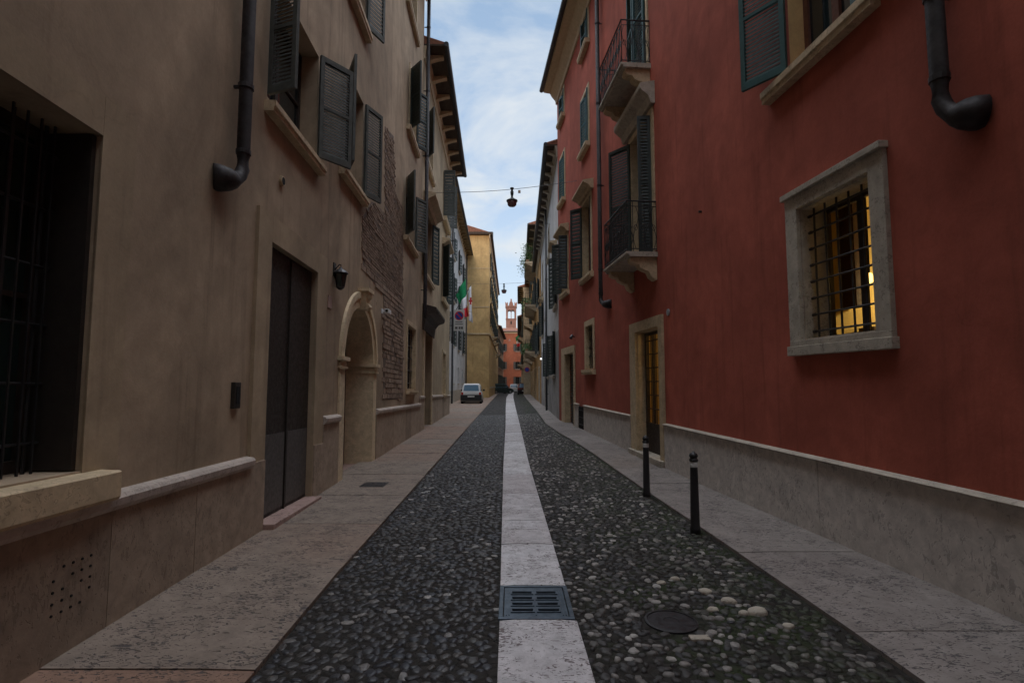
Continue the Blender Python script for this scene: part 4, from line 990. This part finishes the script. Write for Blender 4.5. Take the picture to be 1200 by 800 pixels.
plant_box(W3, 45.4, 52.4, 4.3, .85, 'dark green plants along the lowest balcony railing', 700, .8, .2)
R4 = thing('cream_house', W4(80, -1, 0), 'cream house with a dark overhanging roof beyond the balcony house', 'house')
h5 = [(s, s + 1.4, z0, z0 + 2.1, .2) for s in (73, 77.5, 82) for z0 in (1, 4.6, 8.2, 11.4)]
wall_mesh(W4, 71.02, 86, -.5, 14.6, h5).build('wall', M['cream'], R4); backing(W4, 71.02, 86, -.5, 14.6, 8).build('wall', M['cream'], R4)
eave(R4, W4, 71.02, 86, 14.6, .7, ('eaved', 'eavel'), 8)
for h in h5: window(R4, W4, h[0], h[1], h[2], h[3], .16, 'woodd', 'glass', 1, 0, None, .12, 'ochretrim', [(h[1], 1, .5, 18), (h[0], -1, .5, 12)] if h[2] > 1 else [], 'shutd', nsl=5)
for z in (4.2, 7.9): balcony(R4, W4, 73, 78, z, .8, 1.0, 'cream', False, True, 'cream', step=.3, th=.16)
R5 = thing('brown_house', W4(105, -1, 0), 'last brown house on the right before the orange house', 'house')
h6 = [(s, s + 1.4, z0, z0 + 2.1, .2) for s in (88, 93, 98, 103, 108, 113, 118) for z0 in (1, 4.6, 8.4)]
wall_mesh(W4, 86.02, 124, -.5, 12.5, h6).build('wall', M['brown'], R5); backing(W4, 86.02, 124, -.5, 12.5, 8).build('wall', M['brown'], R5)
eave(R5, W4, 86.02, 124, 12.5, .75, ('eaved', 'eavel'), 0)
for h in h6: window(R5, W4, h[0], h[1], h[2], h[3], .16, 'woodd', 'glass', 1, 0, None, .12, 'ochretrim', [(h[1], 1, .5, 18), (h[0], -1, .5, 12)] if h[2] > 1 else [], 'shutd', nsl=4)
# unseen block added behind the camera to keep light off the near street
Z = thing('light_blocker', (0, -9, 0), 'tall grey block added unseen behind the camera to shade the near street', 'house')
q = MB(Front(-7)); q.box(-16, 16, 0, 8, -.5, 20); q.build('wall', M['greyp'], Z)
q = MB(Front(-7)); q.prism([(-.6, 20), (-.6, 20.2), (4, 22), (8.6, 20.2), (8.6, 20)], -16.5, 16.5); q.build('roof', M['tile'], Z)

# ------------------------------------------------------------------ street lamps over the street
def street_lamp(x, y, z, k, left, right, label):
    t = thing('street_lamp', (x, y, z - .6 * k), label, 'street lamp', 'street lamps hung on cables')
    MB().lathe((x, y, z), [(.02, .03), (.06, .02), (.06, -.02), (.03, -.05), (.055, -.12), (.05, -.2), (.03, -.28), (.075, -.36)], 16).build('stem', M['lampshell'], t, smooth=True)
    MB().lathe((x, y, z), [(.07, -.33), (.10, -.36), (.18, -.40), (.185, -.43), (.17, -.445)], 24).build('shade', M['lampshell'], t, smooth=True)
    MB().lathe((x, y, z), [(.165, -.44), (.15, -.50), (.14, -.56), (.10, -.60), (.03, -.615)], 24).build('lamp_glass', M['lampglass'], t, smooth=True)
    pts = []
    for i in range(21):
        f = i / 20; a = Vector(left) * (1 - f) + Vector(right) * f; pts.append((a.x, a.y, a.z - .12 * math.sin(PI * f)))
    c = MB().tube(pts, .008, 6).build('cable', M['iron'], None, left); return t, c
t, c = street_lamp(0.0, 16.8, 7.86, 1, WL(17.6, 0, 8.2), WR(16.6, 0, 7.95), 'nearer bell-shaped street lamp hanging from a cable over the street'); tag(c, 'nearer thin cable across the street carrying the large hanging lamp', 'cable', 'cables across the street')
o = MB().box(.20, .28, 16.8, 16.86, 7.72, 7.80).build('junction_box', M['ochretrim'], None, (.24, 16.8, 7.8)); tag(o, 'tiny ochre junction box on the cable next to the nearer lamp', 'junction box')
t, c = street_lamp(-.52, 34, 7.98, 1, (-4.5, 34, 8.1), (1.95, 34, 8.15), 'farther small street lamp hanging lower over the street'); tag(c, 'farther thin cable across the street carrying the smaller lamp', 'cable', 'cables across the street')
# no-parking sign
t = thing('traffic_sign', (-2.78, 27.6, 4.3), 'square white plate with round no-parking symbol at the beige house corner', 'sign')
FS = Front(27.6)
MB(FS).box(-3.06, -2.50, -.02, 0, 4.28, 5.40).build('plate', M['signwhite'], t, bevel=.004)
def disc(c, z, r, d0, d1, n=28): return MB(FS).sheet([(c + r * math.cos(2 * PI * k / n), z + r * math.sin(2 * PI * k / n)) for k in range(n)], d0, d1)
disc(-2.78, 5.08, .235, .001, .006).build('red_ring', M['signred'], t)
disc(-2.78, 5.08, .185, .007, .010).build('blue_disc', M['signblue'], t)
q = MB(FS); q.sheet([(-2.78 - .155, 5.08 + .115), (-2.78 - .115, 5.08 + .155), (-2.78 + .155, 5.08 - .115), (-2.78 + .115, 5.08 - .155)], .011, .013); q.build('red_slash', M['signred'], t)
q = MB(FS)
for z, a, b in ((4.73, -2.98, -2.6), (4.62, -2.98, -2.58)): q.box(a, b, .001, .004, z, z + .035)
for a, b in ((-2.98, -2.88), (-2.85, -2.82), (-2.78, -2.7), (-2.67, -2.58)): q.box(a, b, .001, .004, 4.38, 4.50)
q.build('marking', M['gate'], t)
MB().tube([(-3.3, 27.0, 4.9), (-3.06, 27.62, 4.9)], .02, 8).build('bracket', M['iron'], t)
# second sign far right
t = thing('traffic_sign', (1.72, 60, 3.1), 'small round blue sign on the right among the far houses', 'sign')
MB().tube([(2.3, 60, 3.14), (1.75, 60, 3.14)], .025, 8).build('bracket', M['iron'], t)
MB(Front(60)).sheet([(1.7 + .3 * math.cos(2 * PI * k / 20), 3.14 + .3 * math.sin(2 * PI * k / 20)) for k in range(20)], 0, .02).build('plate', M['signred'], t)
MB(Front(60)).sheet([(1.7 + .23 * math.cos(2 * PI * k / 20), 3.14 + .23 * math.sin(2 * PI * k / 20)) for k in range(20)], .021, .03).build('disc', M['signblue'], t)
t = thing('wall_lamp', (1.93, 35, 3.2), 'small glowing white lamp on the right-hand wall beyond the white house', 'lamp')
MB().tube([(2.05, 35, 3.2), (1.93, 35, 3.25)], .02, 8).build('bracket', M['iron'], t); MB().lathe((1.92, 35, 3.12), [(.015, 0), (.045, .03), (.05, .07), (.02, .1)], 12).build('globe', M['bulbw'], t)

# flags
def flag(name, hoist, fly, bands, label, cat, pole, patch=None):
    t = thing(name, pole[0], label, cat, 'flags on the white house')
    MB().tube(list(pole), .018, 8).build('pole', M['iron'], t)
    A_, B_ = Vector(hoist[0]), Vector(hoist[1]); C2, D2 = Vector(fly[0]), Vector(fly[1]); nu, nv = 24, 12
    k0 = 0
    for j, (mat, nm) in enumerate(bands):
        q = MB(); vs = []; u0, u1 = j / len(bands), (j + 1) / len(bands); m = nu // len(bands)
        for i in range(m + 1):
            u = u0 + (u1 - u0) * i / m
            for v_ in range(nv + 1):
                v = v_ / nv; uu = u ** .8
                p = (A_ * (1 - v) + B_ * v) * (1 - uu) + (C2 * (1 - v) + D2 * v) * uu
                p = p + Vector((.03 * math.sin(v * 9 + u * 4), .16 * math.sin(v * 7.5 + u * 3) * (.3 + u), 0)); vs.append(tuple(p))
        K = nv + 1
        q.add(vs, [(i * K + v, i * K + v + 1, (i + 1) * K + v + 1, (i + 1) * K + v) for i in range(m) for v in range(nv)])
        o = q.build(nm, M[mat], t, smooth=True); sm = o.modifiers.new('thick', 'SOLIDIFY'); sm.thickness = .006
    return t
flag('flag', ((-3.55, 33, 7.1), (-2.95, 33, 8.15)), ((-2.98, 33, 5.65), (-2.72, 33, 5.75)), [('flaggreen', 'green_stripe'), ('flagwhite', 'white_stripe'), ('flagred', 'red_stripe')],
     'green, white and red striped flag hanging from a slanted pole', 'flag', ((-4.5, 33, 5.45), (-2.92, 33, 8.2)))
flag('flag', ((-2.82, 33.3, 7.4), (-2.62, 33.3, 7.75)), ((-2.72, 33.3, 5.5), (-2.47, 33.3, 5.35)), [('flagwhite', 'upper_cloth'), ('flagred', 'red_band'), ('flagwhite', 'middle_cloth'), ('flagwhite', 'lower_cloth')] if 0 else
     [('flagwhite', 'upper_cloth'), ('flagwhite', 'middle_cloth'), ('flagwhite', 'lower_cloth')],
     'white flag with a small red mark hanging beside the striped flag', 'flag', ((-4.5, 33.3, 4.6), (-2.6, 33.3, 7.8)))
q = MB(Front(33.05)); q.box(-2.66, -2.56, 0, .01, 6.5, 6.95); q.box(-2.72, -2.50, 0, .011, 6.66, 6.78)
rt = [o for o in COL.objects if o.name.startswith('flag') and o.type == 'EMPTY'][-1]; q.build('red_mark', M['flagred'], rt)
t = flag('flag', ((.6, 95, 9.9), (1.3, 95, 10.3)), ((.9, 95, 8.2), (1.4, 95, 8.3)), [('flaggreen', 'green_stripe'), ('flagwhite', 'white_stripe'), ('flagred', 'red_stripe')], 'far small striped flag hanging over the street on the right', 'flag', ((1.9, 95, 10.6), (.6, 95, 9.9)))
t['group'] = 'far flags'

# ------------------------------------------------------------------ cars
def car(x, y, rot, body, label, L=3.8, W=1.62, H=1.5, bumper='carblack', z=0.0):
    t = thing('parked_car', (x, y, z), label, 'car', 'cars parked along the street')
    t.rotation_euler = (0, 0, rot)
    O = ORIG[t]; ORIG[t] = Vector((0, 0, 0))
    F0 = lambda a, b, c: (a, b, c)     # x across, y forward (away from camera), z up; rear at y=-L/2
    hw = W / 2
    def loft(secs, n=None):
        q = MB(F0); vs = []; K = 8
        for (yy, w0, zb, w1, zt, wt) in secs:
            vs += [(-w0, yy, zb), (-w1, yy, zb + (zt - zb) * .35), (-w1, yy, zb + (zt - zb) * .7), (-wt, yy, zt), (wt, yy, zt), (w1, yy, zb + (zt - zb) * .7), (w1, yy, zb + (zt - zb) * .35), (w0, yy, zb)]
        fs = [(i * K + k, i * K + (k + 1) % K, (i + 1) * K + (k + 1) % K, (i + 1) * K + k) for i in range(len(secs) - 1) for k in range(K)]
        fs += [tuple(range(K)), tuple(range((len(secs) - 1) * K, len(secs) * K))[::-1]]
        return q.add(vs, fs)
    r = -L / 2; f = L / 2; belt = H * .60
    b = loft([(r, hw * .88, .30, hw * .93, belt * .96, hw * .84), (r + .12, hw * .94, .22, hw, belt, hw * .90), (r + .8, hw * .96, .2, hw, belt + .02, hw * .92), (0, hw * .96, .2, hw, belt, hw * .93), (f - 1.1, hw * .96, .2, hw, belt - .02, hw * .92), (f - .35, hw * .92, .22, hw * .98, belt - .16, hw * .84), (f, hw * .8, .3, hw * .86, belt - .32, hw * .7)]).build('body', M[body], t, smooth=False, bevel=.025)
    roofs = loft([(r + .03, hw * .86, belt - .03, hw * .86, belt + .01, hw * .84), (r + .22, hw * .86, belt - .03, hw * .84, H - .08, hw * .70), (r + .45, hw * .88, belt - .03, hw * .85, H, hw * .70), (.25, hw * .88, belt - .03, hw * .85, H - .01, hw * .70), (.6, hw * .88, belt - .04, hw * .84, H - .12, hw * .68), (f - 1.0, hw * .86, belt - .06, hw * .86, belt + .0, hw * .80)])
    roofs.build('cabin', M[body], t, bevel=.02)
    q = MB(F0); zb, zt = belt + .05, H - .10    # rear window, follows the sloping tailgate
    y0, y1 = r + .03 - .012, r + .22 - .018
    q.add([(-hw * .74, y0 + .02, zb), (hw * .74, y0 + .02, zb), (hw * .64, y1 + .01, zt), (-hw * .64, y1 + .01, zt), (-hw * .74, y0 + .06, zb), (hw * .74, y0 + .06, zb), (hw * .64, y1 + .05, zt), (-hw * .64, y1 + .05, zt)],
          [(0, 1, 2, 3), (7, 6, 5, 4), (0, 4, 5, 1), (1, 5, 6, 2), (2, 6, 7, 3), (3, 7, 4, 0)]); q.build('rear_window', M['carglass'], t)
    for sx in (-1, 1):
        q = MB(F0)
        for a, c in ((r + .35, -.15), (-.08, .75)):
            w0, w1 = hw * .875 * sx, hw * .79 * sx
            q.add([(w0, a, belt + .04), (w0, c + (.25 if c > .5 else 0), belt + .04), (w1, c - .1, H - .13), (w1, a + .12, H - .13), (w0 - .05 * sx, a, belt + .04), (w0 - .05 * sx, c, belt + .04), (w1 - .05 * sx, c - .1, H - .13), (w1 - .05 * sx, a + .12, H - .13)],
                  [(0, 1, 2, 3), (7, 6, 5, 4), (0, 4, 5, 1), (1, 5, 6, 2), (2, 6, 7, 3), (3, 7, 4, 0)])
        q.build('side_window', M['carglass'], t)
        MB(F0).box(*sorted((sx * hw * .99, sx * (hw + .16))), .62, .72, belt + .02, belt + .16).build('wing_mirror', M['carblack'], t, bevel=.02)
        MB(F0).box(*sorted((sx * hw * .74, sx * hw * .93)), r - .012, r + .08, belt - .34, belt - .04).build('tail_light', M['lens'], t, bevel=.01)
    q = MB(F0); q.box(-hw * .99, hw * .99, r - .07, r + .14, .26, .70 if bumper == 'carblack' else .56); q.build('bumper', M[bumper], t, bevel=.03)
    q = MB(F0); q.box(-.26, .26, r - .078, r - .071, .52, .62) if bumper == 'carblack' else q.box(-.26, .26, r - .02, r - .012, .62, .73); q.build('number_plate', M['signwhite'], t)
    for sx in (-1, 1):
        for yy in (r + .62, f - .72):
            w = MB(F0).tube([(sx * (hw - .18), yy, .30), (sx * (hw + .005), yy, .30)], .30, 20).build('wheel', M['tyre'], t)
            MB(F0).tube([(sx * (hw - .0), yy, .30), (sx * (hw + .012), yy, .30)], .19, 16).build('rim', M['rim'], w)
    q = MB(F0); q.tube([(-hw * .86, r + .55, .3), (hw * .86, r + .55, .3)], .05, 8); q.box(-hw * .9, hw * .9, r + .2, f - .3, .16, .3); q.build('underside', M['carblack'], t)
    return t
car(-3.15, 42.3, .02, 'silver', 'pale silver hatchback with black bumper parked at the left before the ochre house', 3.6, 1.62, 1.55)
car(-1.75, 83, -1.0, 'cargreen', 'dark green hatchback parked askew at the left, far down the street', 3.9, 1.7, 1.6)
car(.35, 96, 0.0, 'carwhite', 'pale car standing between the two dark cars far down the street', 3.9, 1.7, 1.5, 'carwhite')
car(1.62, 74, 0.0, 'carred', 'dark red car parked at the right, far down the street', 3.9, 1.7, 1.6, z=.05)

# ------------------------------------------------------------------ light, sky, camera
w = bpy.data.worlds.new('World'); scene.world = w; w.use_nodes = True; nt = w.node_tree
bg = nt.nodes['Background']
EL, AZ = math.radians(9), math.radians(183)
sky = N(nt, 'ShaderNodeTexSky', sky_type='NISHITA'); sky.sun_disc = False; sky.sun_elevation = EL; sky.sun_rotation = AZ
sky.air_density = 1.0; sky.dust_density = .6; sky.ozone_density = 1.5
tc = N(nt, 'ShaderNodeTexCoord'); sp = N(nt, 'ShaderNodeSeparateXYZ'); nt.links.new(tc.outputs['Generated'], sp.inputs[0])
ad = N(nt, 'ShaderNodeMath', operation='ADD'); nt.links.new(sp.outputs[2], ad.inputs[0]); ad.inputs[1].default_value = .22
cb = N(nt, 'ShaderNodeCombineXYZ')
for i in (0, 1):
    dv = N(nt, 'ShaderNodeMath', operation='DIVIDE'); nt.links.new(sp.outputs[i], dv.inputs[0]); nt.links.new(ad.outputs[0], dv.inputs[1]); nt.links.new(dv.outputs[0], cb.inputs[i])
cl = noise(nt, cb.outputs[0], 2.3, 9, .58, .35)
cf = ramp(nt, cl, [(.42, 0.0), (.62, .95)])
hz = ramp(nt, sp.outputs[2], [(0.0, .85), (.38, .25), (.8, .0)])
base = mix(nt, 1.0, sky.outputs[0], (.30, .36, .50), 'MULTIPLY')
blue = mix(nt, .6, base, (.76, 1.10, 1.46))
veil = mix(nt, hz, blue, (1.66, 1.80, 1.88))
cld = mix(nt, cf, veil, (1.56, 1.66, 1.74))
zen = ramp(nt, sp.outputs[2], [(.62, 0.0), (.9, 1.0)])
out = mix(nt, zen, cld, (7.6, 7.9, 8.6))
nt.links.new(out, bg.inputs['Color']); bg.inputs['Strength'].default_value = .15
sun = bpy.data.lights.new('sun', 'SUN'); sun.energy = .32; sun.angle = math.radians(10); sun.color = (1, .78, .58)
so = bpy.data.objects.new('sun', sun); COL.objects.link(so)
dirv = Vector((math.sin(AZ) * math.cos(EL), math.cos(AZ) * math.cos(EL), math.sin(EL)))
so.rotation_euler = dirv.to_track_quat('Z', 'Y').to_euler(); so.location = dirv * 60
cam = bpy.data.cameras.new('camera'); co = bpy.data.objects.new('camera', cam); COL.objects.link(co); scene.camera = co
cam.sensor_width = 36; cam.lens = 620 / 1200 * 36; cam.clip_start = .05; cam.clip_end = 2000
co.location = (0, 0, 1.5); co.rotation_euler = (math.radians(90) + math.atan(50 / 620), 0, 0)
scene.view_settings.view_transform = 'Standard'; scene.view_settings.look = 'None'; scene.view_settings.gamma = 1
scene.view_settings.exposure = 1.75
scene.render.engine = 'CYCLES'
